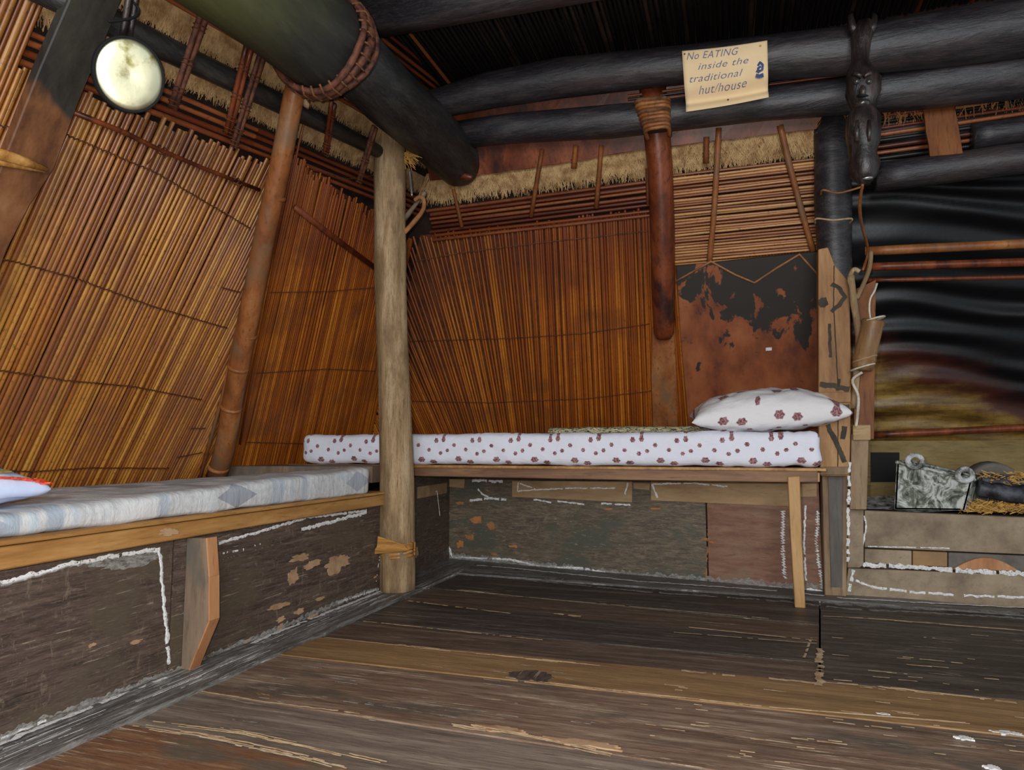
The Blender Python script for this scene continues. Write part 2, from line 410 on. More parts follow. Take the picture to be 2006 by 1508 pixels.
for i, m in enumerate(mats):
    dz = [0, -.002, .001, -.001, .002, 0, -.002, .001, 0, 0, 0][i]
    plk(seams[i], seams[i + 1], -1.285, (JX - .03) if i < 4 else 2.1, m, dz, end=-1 if i < 4 else 0)
# planks right of the joint, under the hearth side
rs = [seams[0], seamline(1610, 1207, 1850, 1226), seamline(1610, 1268, 2006, 1300), seamline(1603, 1337, 2006, 1378)]
for i, m in enumerate(['p_black', 'p_black', 'p_black']):
    plk(rs[i], (seams[4] if i == 2 else rs[i + 1]), JX + .03, 2.1, m, .001 * i, end=1)
put('subfloor', mesh('subfloor', [V((-4, -.5, -.06)), V((3, -.5, -.06)), V((3, 4.4, -.06)), V((-4, 4.4, -.06))], [(0, 1, 2, 3)], [M['backing']]), floor)
# pale worn lines along the seams
NZ = V((0, 0, 1))
def fline(pts, wpx, m='palewood', gap=.05, rag=.7, extra=.3):
    P = [fl(*p) + V((0, 0, .003)) for p in pts]; s = wpx / F * (P[0] - EYE).length * 2.0; tot = (P[-1] - P[0])
    if wpx < 3 or len(P) == 2 and tot.length < .25:
        return ribbon('worn_line', P, s, NZ, M[m], floor, gap, rag, .008, .0008, extra)
    side = V((-tot.y, tot.x, 0)).normalized()
    def at(t):
        t *= len(P) - 1; i = min(int(t), len(P) - 2); return P[i].lerp(P[i + 1], t - i)
    for k in range(int(3 + wpx * 1.3)):
        a = random.uniform(0, .85); b = min(1, a + random.uniform(.08, .35)); o = side * s * random.uniform(-.55, .55)
        ribbon('worn_line', [at(a + (b - a) * q / 4) + o for q in range(5)], s * random.uniform(.08, .3), NZ, M[m], floor, .03, .9, .008, .0008, .6)
    return ribbon('worn_line', P, s * .25, NZ, M[m], floor, .06, .9, .008, .0008, .4)
for pts, wd in [([(895, 1157), (960, 1163), (1000, 1167)], 4), ([(1000, 1168), (1506, 1213)], 1.5), ([(800, 1178), (1000, 1203)], 2.5),
                ([(1085, 1203), (1146, 1210)], 5), ([(712, 1218), (1063, 1255)], 2.5), ([(635, 1250), (870, 1275), (1176, 1306)], 4),
                ([(985, 1328), (1250, 1360), (1506, 1388), (1900, 1420)], 3), ([(1335, 1315), (1440, 1326)], 5), ([(1506, 1331), (1603, 1340)], 5),
                ([(1350, 1230), (1600, 1256)], 2.5), ([(1612, 1208), (1700, 1212), (1850, 1225), (2006, 1237)], 5), ([(1605, 1337), (1760, 1352), (1990, 1378)], 7),
                ([(395, 1356), (520, 1377), (706, 1400)], 2.5), ([(250, 1422), (420, 1448), (600, 1487), (680, 1508)], 7), ([(300, 1415), (480, 1437), (660, 1478), (760, 1500)], 6),
                ([(885, 1420), (1040, 1446), (1200, 1480)], 8), ([(1550, 1448), (1660, 1461)], 3), ([(1470, 1449), (1500, 1452)], 3),
                ([(1320, 1240), (1600, 1262)], 1.2), ([(1606, 1272), (1604, 1300)], 5), ([(1608, 1305), (1604, 1345)], 6), ([(1575, 1290), (1590, 1250)], 2)]:
    fline(pts, wd)
for i in range(46):        # scattered scuffs in the grain direction
    u = random.uniform(1250, 2000); v = random.uniform(1340, 1500); L_ = random.uniform(8, 46)
    fline([(u, v), (u + L_, v + L_ * .12)], random.uniform(1, 2.6), gap=.05)
for i in range(30):
    u = random.uniform(430, 1200); v = random.uniform(1300, 1440); L_ = random.uniform(8, 60)
    if v > 1180 + (1100 - u) * -.05: fline([(u, v), (u + L_, v + L_ * .13)], random.uniform(.8, 1.8), 'haze', .1)
for i in range(22):
    u = random.uniform(1620, 1990); v = random.uniform(1236, 1360); L_ = random.uniform(10, 50)
    fline([(u, v), (u + L_, v + L_ * .09)], random.uniform(1, 2.5), gap=.1)
AX, AY = V((1, 0, 0)), V((0, 1, 0))
for (u, v, rx, ry, m) in [(1150, 1458, .085, .012, 'flake'), (985, 1430, .06, .012, 'flake'), (1890, 1447, .018, .008, 'chalk'), (1975, 1437, .03, .008, 'chalk'), (1732, 1400, .014, .004, 'chalk'), (1945, 1505, .014, .008, 'chalk')]:
    blob('scuff', fl(u, v), rx, ry, AX, AY, NZ, M[m], floor, .003)
kn = blob('knot', fl(1043, 1326), .062, .038, AX, AY, NZ, M['kick_left'], floor, .004, jag=.2)
# dark sills that run round the foot of the walls
bl = setting('baseboard_left', 'dark chalky sill board along the foot of the left wall')
yc = 3.49
board('sill_board', [(-1.285, .2, .012), (-1.285, 3.25, .012), (-1.31, 3.42, .012), (-1.55, 3.47, .012), (-1.45, 2.8, .012), (-1.45, .2, .012)], (0, 0, -.045), M['sill'], bl, 0, .008, .08)
bb = setting('baseboard_back', 'dark sill board along the foot of the back wall')
x0, x1 = -1.30, 2.1
s0 = seams[0]
pts = [V((x, s0(x), .008)) for x in (x0, -1, -.6, -.2, .2, .6, 1.1, 2.1)] + [Wp(2.1, .008, 0), Wp(0, .008, 0), Wp(-1.5, .008, 0)]
board('sill_board', pts, (0, 0, -.04), M['sill_x'], bb)

# ============================================================ LOW BOARD WALLS
wl = setting('wall_left', 'low dark board wall with chalk lines below the left bed')
ysplit = onK(335, 1200).y
board('panel', [(KX, .2, 0), (KX, ysplit - .004, 0), (KX, ysplit - .004, .385), (KX, .2, .385)], (-.03, 0, 0), M['kick_left'], wl)
board('panel', [(KX, ysplit + .004, 0), (KX, 2.76, 0), (KX, 2.76, .385), (KX, ysplit + .004, .385)], (-.03, 0, 0), M['kick_left'], wl)
CW = Wp(-1.50, 0); 
board('panel', [(KX, 2.765, 0), CW, CW + V((0, 0, .47)), (KX, 2.765, .47)], (-.03, 0, 0), M['kick_left'], wl)
EX = V((1, 0, 0)); EY = V((0, 1, 0)); EZ = V((0, 0, 1))
def kline(pts, wpx, m='chalk', gap=.012, extra=.35):
    P = [onK(*p, .001) for p in pts]; s = wpx / F * abs((P[0] - EYE).dot(FW))
    ribbon('chalk_line', P, s, EX, M[m], wl, gap, .9, .004, .0015, extra)
kline([(0, 1143), (60, 1127), (150, 1103), (230, 1087), (312, 1076)], 10)
kline([(0, 1148), (150, 1106), (300, 1082)], 5, 'haze')
kline([(311, 1072), (316, 1110), (318, 1150), (326, 1230), (332, 1300)], 8)
kline([(428, 1064), (520, 1038), (600, 1014), (718, 1000)], 6)
kline([(590, 1037), (650, 1022), (718, 1003)], 7)
kline([(428, 1085), (470, 1078), (510, 1066)], 4, gap=.3)
kline([(430, 1098), (560, 1060)], 2, 'haze', .4)
kline([(0, 1444), (180, 1376), (360, 1307), (500, 1250), (660, 1181), (742, 1152)], 16, 'haze', 0)
for (dd_, wd_) in ((.012, .016), (.035, .012), (.075, .006)):
    ribbon('dust_streak', [V((KX + dd_, q_, .0135)) for q_ in (.5, .9, 1.3, 1.7, 2.1, 2.5, 2.72)], wd_, EZ, M['haze' if dd_ > .02 else 'chalk'], bl, .03, .9, .01, .0008, .5)
for k_ in range(26):
    q_ = random.uniform(.9, 2.6); d_ = random.uniform(.01, .12); ribbon('dust_streak', [V((KX + d_, q_, .0135)), V((KX + d_ + random.uniform(-.01, .01), q_ + random.uniform(.05, .22), .0135))], random.uniform(.001, .003), EZ, M['chalk'], bl, .05, .9, .006, .0006, .6)
kline([(0, 1446), (90, 1412)], 6); kline([(660, 1181), (742, 1153)], 5, 'chalk', .1)
kline([(735, 1155), (750, 1040)], 2, 'chalk', .5)
for (u, v, rx, ry, mm, sd) in [(660, 1103, .045, .03, 'flake', 1), (588, 1092, .03, .012, 'flake', 2), (575, 1128, .014, .026, 'flake', 3), (610, 1105, .028, .012, 'flake', 4), (547, 1187, .028, .009, 'flake', 5),
                               (585, 1198, .013, .01, 'flake', 6), (627, 1172, .014, .006, 'flake', 7), (612, 1206, .016, .006, 'flake', 8), (488, 1254, .011, .007, 'flake', 9), (550, 1213, .01, .008, 'flake', 10), (266, 1257, .01, .005, 'flake', 11), (260, 1098, .05, .016, 'flake', 12), (735, 1130, .006, .004, 'flake', 13), (180, 1263, .005, .004, 'flake', 14), (550, 1228, .008, .01, 'flake', 15)]:
    blob('paint_flake', onK(u, v), rx * 1.9, ry, EY, EZ, EX, M[mm] if sd != 12 else M['haze'], wl, seed=sd)

wb = setting('wall_back', 'low board wall of dark and reddish panels below the back bed')
def wpan(u0, u1, m, z1=.49):
    a, b = onW(u0, 1100), onW(u1, 1150); a.z = b.z = 0
    board('panel', [a, b, b + EZ * z1, a + EZ * z1], -NW * .03, M[m], wb)
wpan(876, 1386, 'kick_back'); wpan(1388, 1612, 'kick_red')
a = onW(868, 1095); a.z = 0; b = onW(876, 1095); b.z = 0
board('panel', [CW, b, b + EZ * .48, CW + EZ * .48], -NW * .03, M['kick_left'], wb)
def wboard(q, m='tan_wood', th=.006):
    board('patch_board', [onW(*p, th) for p in q], -NW * th, M[m], wb, .001)
wboard([(1003, 942), (1238, 942), (1238, 984), (1003, 973)]); wboard([(1275, 942), (1550, 945), (1550, 992), (1275, 980)])
wboard([(877, 938), (910, 938), (908, 956), (877, 953)]); wboard([(1240, 946), (1273, 946), (1272, 960), (1242, 957)]); wboard([(1568, 946), (1600, 946), (1600, 973), (1568, 973)])
def wline(pts, wpx, m='chalk', gap=.02, d=.001, extra=.25, nm='chalk_line'):
    P = [onW(*p, d) for p in pts]; s = wpx / F * abs((P[0] - EYE).dot(FW))
    ribbon(nm, P, s, NW, M[m], wb, gap, .9, .006, .0015, extra)
def zig(pts, amp):
    out = []; k = 0
    for (a, b) in zip(pts[:-1], pts[1:]):
        n = int(abs(b[1] - a[1]) / 2.6)
        for j in range(n):
            t_ = j / n; k += 1; w_ = amp * random.uniform(.5, 1) * (1 if k % 2 else -1)
            out.append((a[0] + (b[0] - a[0]) * t_ + w_, a[1] + (b[1] - a[1]) * t_ + w_ * .25))
    return out
for pts, wd, d in [([(873, 945), (872, 985)], 4, .001), ([(878, 1003), (872, 1040), (876, 1065), (886, 1092)], 6, .001), ([(925, 940), (985, 943)], 5, .001), ([(936, 958), (945, 968), (957, 973)], 3, .001),
                   ([(920, 980), (960, 976), (992, 979)], 4, .001), ([(885, 1091), (1000, 1096), (1030, 1103), (1060, 1110), (1140, 1113), (1250, 1132), (1380, 1143)], 4, .001), ([(1015, 1107), (1110, 1113), (1250, 1132)], 3, .001),
                   ([(1380, 1143), (1545, 1153)], 5, .001), ([(1045, 978), (1080, 984)], 3, .001), ([(1092, 981), (1145, 988)], 3, .001), ([(1178, 986), (1235, 989)], 3, .001),
                   ([(1015, 945), (1014, 962), (1052, 959), (1018, 947)], 2.5, .007), ([(1052, 959), (1120, 956), (1205, 956)], 2.5, .007), ([(1230, 946), (1224, 968)], 3, .007),
                   ([(1278, 948), (1282, 962), (1288, 975)], 4, .007), ([(1278, 948), (1360, 946), (1425, 953)], 3, .007),
                   (zig([(1534, 1000), (1533, 1060), (1537, 1136)], 5), 2.6, .001), ([(1578, 990), (1575, 1060), (1579, 1140)], 3.5, .001), (zig([(1603, 1000), (1599, 1060), (1605, 1110), (1612, 1156)], 4), 2.8, .001), ([(1580, 1155), (1622, 1162)], 7, .002)]:
    wline(pts, wd, 'chalk', .02, d)
wline([(880, 1090), (1250, 1129), (1600, 1152), (1660, 1158)], 12, 'haze', 0)
for (v0_, m_, w_) in ((0, 'chalk', 3), (12, 'haze', 7), (20, 'haze', 4)):
    ribbon('dust_streak', [onz(u_, v_ + v0_, .0095) for (u_, v_) in ((892, 1104), (1000, 1112), (1250, 1138), (1540, 1158), (1660, 1172), (2006, 1190))], w_ * .006, EZ, M[m_], bb, .05, .9, .012, .0008, .5)
for (u, v, rx, ry, sd) in [(940, 1018, .055, .018, 1), (965, 1030, .03, .02, 2), (905, 985, .04, .008, 3), (905, 1065, .03, .02, 4), (925, 1052, .04, .014, 5), (1195, 997, .03, .004, 6), (1290, 996, .04, .005, 7), (1385, 1056, .02, .005, 8), (1400, 1062, .03, .006, 9), (1010, 1070, .03, .008, 10), (970, 1085, .03, .007, 11)]:
    blob('paint_flake', onW(u, v), rx, ry, EX, EZ, NW, M['flake_orange'], wb, seed=sd + 20)
wline([(1389, 990), (1386, 1060), (1383, 1138)], 3, 'flake_orange', .2)
# the short return of wall just right of the post
P = lambda u, v: onx(u, v, -1.475)
ribbon('chalk_line', [P(812, 975), P(822, 966), P(856, 962), P(862, 1012)], .006, EX, M['chalk'], wl, .15, .9)
board('patch_board', [V((KX - .005, 2.80, .365)), V((-1.49, 3.42, .365)), V((-1.49, 3.42, .42)), V((KX - .005, 2.80, .42))], (-.012, 0, 0), M['tan_wood'], wl)
blob('paint_flake', onx(815, 1080, -1.44), .02, .03, EY, EZ, EX, M['flake'], wl, seed=31)

# ============================================================ ROOF SHELL (behind the reeds)
roof = setting('roof', 'sooty thatched roof seen behind the reed lining')
put('thatch_backing', mesh('thatch_backing', *[[Lp(-.6, -.05, -.06), Lp(3.9, -.05, -.06), Lp(3.1, 2.6, -.06), Lp(-.6, 2.6, -.06)], [(0, 1, 2, 3)]], [M['backing']]), roof)
put('thatch_backing', mesh('thatch_backing', *[[Bp(-2.5, -.05, -.06), Bp(2.3, -.05, -.06), Bp(2.3, 2.6, -.06), Bp(-1.3, 2.6, -.06)], [(0, 1, 2, 3)]], [M['backing']]), roof)
put('reed_mat', mesh('reed_mat', [Lp(2.36, .42, -.009), Lp(3.75, .42, -.009), Lp(3.05, 1.68, -.009), Lp(2.03, 1.70, -.009)], [(0, 1, 2, 3)], [M['mat_brown']]), roof)
put('reed_mat', mesh('reed_mat', [Bp(-2.15, .42, -.010), Bp(-.22, .42, -.010), Bp(-.22, 1.70, -.010), Bp(-1.52, 1.70, -.010)], [(0, 1, 2, 3)], [M['mat_brown']]), roof)
# upper slope that carries on over the loft, keeps daylight out
put('thatch_backing', mesh('thatch_backing', [V((-1.3, -.6, 2.5)), V((2.3, -.6, 2.5)), V((2.3, 2.9, 2.5)), V((-1.3, 2.9, 2.5))], [(0, 1, 2, 3)], [M['backing']]), roof)
# ============================================================ REED LININGS
def ysl(y): return .13 * (y - 1.3)             # the left purlin and its reeds climb a little toward the corner
sl = thing('reed_screen', 'sloping golden reed lining above the left bed, stitched with brown cord', 'reed screen', Lp(1.5, .45))
y = .52
while y < 2.40:
    r = random.uniform(.0062, .0082); tilt = max(0, (y - 1.15)) * .075
    zt = 2.25 if y < 1.13 else 1.555 + ysl(y) + random.uniform(-.015, .012) + .035 * mnoise.noise(V((y * 5, 0, 0)))
    if y > 1.93: zt = min(zt, .5 + (2.415 - y) / (.287 + tilt))
    zb = .44 + random.uniform(-.01, .01)
    if zt > zb + .02:
        j = random.uniform(-.004, .004)
        reed(Lp(y, zb, random.uniform(-.002, .002)), Lp(y + tilt * (zt - .45) + j, zt, random.uniform(-.003, .003)), r, 'reed_gold', sl)
    y += r * 1.92 + random.uniform(-.001, .001)
sc = thing('reed_screen', 'amber reed lining between leaning bamboo pole and grey post', 'reed screen', Lp(3, .45))
y = 2.42
while y < 3.72:
    r = random.uniform(.0048, .0068); k = -.29 - .2 * (y - 2.42) / 1.3
    zt = 1.70 + random.uniform(-.03, .02) - .02 * (y - 2.4)
    k += random.uniform(-.006, .006)
    reed(Lp(y, .45, random.uniform(-.003, .003)), Lp(y + k * (zt - .45), zt, random.uniform(-.003, .003)), r, 'reed_amber', sc)
    y += r * 1.86 + random.uniform(-.001, .001)
sb = thing('reed_screen', 'reddish amber reed lining behind the flowered bed', 'reed screen', Bp(-.9, .45))
x = -2.0
while x < -.262:
    r = random.uniform(.0058, .0078)
    for (xa, ka, xb, kb) in ((-3, .27, -1.55, .27), (-1.55, .27, -1.2, 0), (-1.2, 0, -1.0, -.09), (-1.0, -.09, -.2, -.02)):
        if xa <= x < xb: k = ka + (kb - ka) * (x - xa) / (xb - xa)
    k += random.uniform(-.004, .004)
    zt = 1.70 + random.uniform(-.02, .02) + .015 * mnoise.noise(V((x * 7, 2, 0)))
    dx = -k
    # a reed that runs into the corner stops at the hip
    for zz in [1.70 - .05 * q for q in range(26)]:
        if x + dx * (zz - .45) < -2.17 + .5 * (zz - .47) + .01: zt = min(zt, zz)
    if zt > .55: reed(Bp(x, .45, random.uniform(-.004, .002)), Bp(x + dx * (zt - .45), zt, random.uniform(-.004, .002)), r, 'reed_amber', sb)
    x += r * 1.86 + random.uniform(-.001, .001) + (.004 if random.random() < .05 else 0)
for pts in ([(-60, 238), (125, 262), (300, 335), (490, 447)], [(-40, 500), (30, 512), (150, 545), (300, 600), (445, 642)], [(-40, 715), (0, 724), (130, 744), (260, 756), (395, 782)], [(-40, 918), (60, 922), (180, 915), (330, 916)], [(345, 895), (395, 885)], [(372, 838), (402, 838)], [(432, 562), (470, 572)]):
    twine([onL(*p, .008) for p in pts], NL, sl)
for pts in ([(528, 572), (640, 570), (740, 562)], [(600, 330), (680, 350), (735, 342)], [(500, 730), (640, 722), (735, 726)], [(480, 865), (600, 868)]):
    twine([onL(*p, .006) for p in pts], NL, sc, .0016, amp=.002)
for pts, m in (([(812, 512), (900, 495), (1050, 476), (1270, 452)], 'straw_dark'), ([(805, 668), (1000, 662), (1140, 653), (1272, 634)], 'cord'), ([(808, 785), (960, 788), (1150, 780), (1275, 765)], 'cord')):
    twine([onB(*p, .008) for p in pts], NB, sb, .002, m=m, amp=.002)
# twig and its ties lying across the left reeds
tw = thing('twig', 'thin brown twig tied across the top of the left reeds', 'stick', onL(135, 218, .02))
tube('stem', [onL(*p, .02) for p in ((132, 215), (240, 258), (310, 292), (400, 330), (508, 372))], [.0085, .008, .0075, .007, .007], M['bamboo_red'], tw, 8, .1, freq=20)
for q in ((308, 290), (455, 350)):
    c = onL(*q, .02)
    tube('tie', [c + UL * (.012 * math.sin(t)) + NL * (.012 * math.cos(t)) + EY * (.003 * t) for t in [k * .5 for k in range(26)]], .002, M['cord'], tw, 5)
tube('tie', [onL(308, 292, .03), onL(300, 308, .03), onL(288, 322, .02)], .002, M['cord'], tw, 5)
bs_ = thing('stick', 'flat brown stick laid diagonally across the reeds beside the grey post', 'stick', onL(577, 405, .01))
tube('stem', [onL(577, 405, .014), onL(650, 462, .014), onL(745, 532, .014)], [.012, .013, .013], M['bamboo_red'], bs_, 8, .05, .5, upv=NL)

# horizontal reeds, thatch and purlin above the left screen
up = thing('reed_band', 'dark red reeds running level above the left reed screen', 'reed band', Lp(1.6, 1.6))
for k in range(4):
    z = 1.565 + k * .021 + random.uniform(-.004, .004)
    for (ya, yb2) in ((1.02, 1.9), (1.9, 3.15)): reed(Lp(ya, z + ysl(ya), -.016), Lp(yb2, z + ysl(yb2), -.016), random.uniform(.008, .0105), 'reed_red', up)
for k in range(12):
    z = 1.845 + k * .026 + random.uniform(-.004, .004)
    reed(Lp(1.0, z + ysl(1.0), -.01), Lp(1.95, z + ysl(1.95), -.01), random.uniform(.007, .0095), 'reed_red', up)
    reed(Lp(1.95, z + ysl(1.95), -.01), Lp(3.1, z + ysl(3.1), -.01), random.uniform(.007, .0095), 'reed_red', up)
for (ya, yb2, z, d) in ((1.0, 1.9, 1.85, .11), (1.9, 3.1, 1.86, .11), (1.0, 1.9, 1.735, .10), (1.9, 3.1, 1.735, .10)):
    straw('thatch', Lp(ya, z + ysl(ya), -.035), Lp(yb2, z + ysl(yb2), -.035), -UL, d, 900, M['straw'], roof, NL, .35, .003)
pr = thing('log', 'thin soot-black purlin log running above the left reed screen', 'log', Lp(1, 1.7, .04))
tube('trunk', [onL(*p, .012) for p in ((60, -35), (215, 42), (330, 98), (440, 150), (560, 208), (650, 250), (740, 296))], [.038, .038, .037, .036, .034, .032, .028], M['log_black_y'], pr, 12, .1, freq=5)
ti = 0
for (a, b, r, lab) in (((412, -10), (338, 212), .009, 'pair of red-brown canes hanging right of the brass disc'), ((490, 80), (446, 262), .009, 'knotted dark cane pair under the big log'), ((516, 98), (458, 288), .008, 'reddish cane pair beside the top of the leaning bamboo pole'),
                       ((652, 200), (638, 300), .008, 'short dark cane pair right of the leaning bamboo pole'), ((734, 248), (703, 358), .008, 'short dark cane pair just left of the grey post')):
    t = thing('cane_tie', lab, 'cane', onL(*a, .08))
    A, B = onL(*a, .078), onL(*b, .022); sdx = EY * .0105
    for s in (-1, 1): tube('cane', lerps(A + sdx * s, B + sdx * s * .8, 6), r * .9, M['bamboo_red'] if ti % 2 else M['rope_red'], t, 8, .06, freq=12)
    for q in (.25, .55, .8, .93):
        c = A.lerp(B, q)
        tube('tie', [c + sdx * 1.9 * math.cos(th) + NL * .012 * math.sin(th) + (B - A).normalized() * (th * .002) for th in [.5 * h for h in range(26)]], .0018, M['cord'], t, 4)
    ti += 1
# sooty rafter plank at the far left
t = NT('rafter'); co = t.coord(False)
g = t.noise(co, 2.5, 7, .65, (5, 5, 1)); n2 = t.noise(co, 3, 4, .55)
brown = t.ramp(g, [(.3, hexc(78, 44, 26)), (.5, hexc(122, 78, 46)), (.72, hexc(150, 106, 70))]); dark = t.ramp(g, [(.3, hexc(30, 27, 24)), (.6, hexc(58, 54, 46)), (.8, hexc(84, 78, 62))])
s3 = t.node('ShaderNodeSeparateXYZ'); t.L(co, s3.inputs[0])
mk = t.step(t.math('ADD', s3.outputs[2], t.math('MULTIPLY', n2, .35)), 1.60, 1.63)
M['rafter'] = t.done(t.mix(mk, brown, dark), .6, g, .3, .004)
rf = thing('rafter_plank', 'broad rafter plank, sooty above and brown below, at the far left', 'plank', onL(100, 200, .04))
board('plank', [onL(*p, .03) for p in ((160, -110), (118, 0), (62, 130), (0, 288), (-70, 470), (-160, 700), (-80, 720), (0, 482), (45, 395), (92, 325), (140, 195), (212, 25), (262, -100))], NL * .03, M['rafter'], rf, .003)
tube('lashing', [onL(*p, .07) for p in ((-30, 296), (10, 305), (50, 318), (92, 332))], [.013, .015, .013, .006], M['lash'], rf, 8, .15, .5, upv=NL)
tube('lashing', [onL(*p, .068) for p in ((-30, 312), (20, 322), (88, 336))], [.008, .009, .004], M['lash'], rf, 8, .15, .5, upv=NL)
tube('cord', [onL(92, 332, .05), onL(86, 350, .03), onL(75, 365, .01)], .002, M['cord'], rf, 5)

# bamboo pole leaning in the left slope
def pole(name, label, path, rads, m, cuts, nrm):
    t = thing(name, label, 'pole', path[0]); sh = tube('shaft', path, rads, M[m], t, 14, .04, freq=4)
    for (c, r) in cuts:
        d = (path[-1] - path[0]).normalized(); 
        tube('node', [c - d * .007, c - d * .003, c + d * .003, c + d * .007], [r * .99, r * 1.05, r * 1.05, r * .99], M[m], sh, 14)
    return t
pp = [onL(p[0], p[1], .034 + .052 * (935 - p[1]) / 785) for p in ((424, 935), (440, 880), (464, 740), (492, 600), (521, 450), (548, 330), (575, 190), (584, 150))]
lp_ = pole('bamboo_pole', 'leaning brown bamboo pole between the two left reed screens', pp, [.043, .042, .041, .040, .039, .037, .036, .034], 'bamboo', [(onL(428, 915, .036), .0435), (onL(453, 798, .043), .042), (onL(467, 720, .048), .041), (onL(482, 655, .052), .041), (onL(538, 385, .070), .039)], NL)
tube('cane_edge', [onL(*p, .012) for p in ((392, 935), (440, 760), (478, 580), (512, 430), (538, 330))], .008, M['bamboo'], lp_, 8)
tube('cane_edge', [onL(*p, .010) for p in ((470, 870), (497, 720), (540, 500), (588, 270), (608, 190))], .005, M['reed_amber'], lp_, 6)
tube('knot', [onL(596, 195, .10), onL(600, 205, .11), onL(603, 212, .10)], [.006, .010, .004], M['palewood'], lp_, 7, .3)

# pole in front of the back screen: round above, split flat below
bp_ = thing('bamboo_pole', 'upright brown bamboo pole behind the bed, split flat at its lower end', 'pole', onB(1300, 850, .01))
tube('shaft', [onB(*p, .06) for p in ((1276, 150), (1284, 235), (1293, 330), (1298, 450), (1299, 560), (1300, 620), (1300, 652), (1300, 662))], [.056, .056, .056, .056, .055, .053, .049, .035], M['bamboo_red'], bp_, 16, .05, freq=4)
board('split_end', [onB(*p, .022) for p in ((1278, 640), (1276, 740), (1280, 850), (1328, 850), (1326, 740), (1320, 640))], NB * .014, M['bamboo'], bp_, .003)
for k in range(9):
    c0, c1 = ony(1246 + k * 2.4, 200 + k * 7, 2.745), ony(1308, 193 + k * 7, 2.745)
    tube('lashing', smoothpath([c0 + EY * .08, c0, c0.lerp(c1, .5) - EY * .012, c1, c1 + EY * .08], 4), .0085, M['bamboo'] if k % 3 else M['straw_dark'], bp_, 6, .2)

# ------------------------------------------------------------ upper back: level reeds, thatch, red board
M['strip_brown'] = wood('strip_brown', hexc(70, 36, 14), hexc(122, 66, 24), hexc(156, 94, 42), 'z', rough=.6, bs=.4, grain=3)
bu = thing('reed_band', 'level reddish reeds above the back reed screen, left of the upright pole', 'reed band', Bp(-.9, 1.7))
for k in range(8):
    z = 1.685 + k * .019
    reed(Bp(-1.46 + random.uniform(0, .04), z - .01, .014 + random.uniform(-.003, .003)), Bp(-.27, z + random.uniform(-.004, .004), .012), random.uniform(.0078, .0098), random.choice(['reed_amber', 'reed_red', 'reed_pale'] if k in (3, 6) else ['reed_amber', 'reed_red']), bu)
straw('thatch', Bp(-1.42, 1.965, -.02), Bp(.42, 1.965, -.02), -UB, .17, 1500, M['straw'], roof, NB, .3, .0034)
straw('thatch', Bp(.42, 2.05, .01), Bp(1.5, 2.05, .01), -UB, .17, 700, M['flake_orange'], roof, NB, .6, .004)
eb = thing('eave_board', 'reddish brown board under the lower black cross log', 'board', Bp(-.5, 1.95))
board('plank', [Bp(-1.4, 1.935, .008), Bp(-.9, 1.93, .008), Bp(-.4, 1.945, .008), Bp(.42, 1.935, .008), Bp(.42, 2.2, .008), Bp(-1.4, 2.2, .008)], NB * .014, M['bamboo_red'], eb, 0, .006, .07)
for (a, b, lab, r) in (((1062, 292), (1040, 425), 'leaning brown stick left of the short peg, above the back reeds', .009), ((1178, 285), (1168, 408), 'brown stick midway along the level reeds', .009), ((888, 370), (905, 445), 'short brown stick by the black log end', .008), ((1268, 330), (1270, 400), 'short brown stick touching the upright bamboo pole', .007), ((1128, 285), (1124, 330), 'short brown peg between two longer sticks', .010),
                       ((1384, 268), (1383, 320), 'short peg above the pale reed screen', .010)):
    t = thing('stick', lab, 'stick', onB(*a, .03)); tube('stem', lerps(onB(*a, .032), onB(*b, .032), 5), r * 1.25, M['strip_brown'], t, 8, .15, freq=14)
    c = onB(*a, .032).lerp(onB(*b, .032), .8)
    tube('tie', [c + EX * r * 1.4 * math.cos(h * .6) + NB * r * 1.3 * math.sin(h * .6) + EZ * h * .0015 for h in range(22)], .002, M['cord'], t, 4)
ps = thing('reed_screen', 'pale reed screen with level reeds above the scorched board', 'reed screen', Bp(0, 1.5))
z = 1.47
k = 0
while z < 1.835:
    r = random.uniform(.0058, .0075)
    reed(Bp(-.245, z, .012), Bp(.43, z + random.uniform(-.004, .006), .012), r, 'reed_pale' if random.random() < .72 else 'reed_gold', ps); z += r * 1.82
for (a, mm, b, lab) in (((1408, 250), (1400, 400), (1390, 512), 'straighter of two tie sticks over the pale reed screen'), ((1528, 245), (1556, 360), (1593, 492), 'slanting tie stick over the pale reed screen')):
    t = thing('stick', lab, 'stick', onB(*a, .04)); tube('stem', smoothpath([onB(*a, .034), onB(*mm, .034), onB(*b, .034)], 5), .0125, M['bamboo'], t, 8, .15, .7, 14, upv=NB)
# scorched board
t = NT('scorched'); co = t.coord(False)
g = t.noise(co, 3, 7, .6, (3, 3, 1)); n2 = t.noise(co, 5, 7, .6, (1.5, 1, .9), .4); n3 = t.noise(co, 30, 5, .7)
ob = t.ramp(g, [(.3, hexc(92, 44, 22)), (.5, hexc(132, 70, 36)), (.72, hexc(156, 92, 52))]); ob = t.mix(t.math('MULTIPLY', t.step(n3, .6, .7), .6), ob, hexc(64, 34, 22))
s3 = t.node('ShaderNodeSeparateXYZ'); t.L(co, s3.inputs[0])
mk = t.step(t.math('ADD', t.math('MULTIPLY', s3.outputs[2], .75), n2), 1.40, 1.43)
M['scorched'] = t.done(t.mix(mk, ob, hexc(40, 34, 30)), .6, g, .2, .004)
sb2 = thing('scorched_board', 'rust-brown board with black scorch stains beside the carved post', 'board', onB(1470, 850, .02))
board('panel', [onB(*p, .02) for p in ((1325, 520), (1460, 506), (1612, 490), (1614, 870), (1352, 870), (1346, 800), (1333, 650))], NB * .016, M['scorched'], sb2, .002)
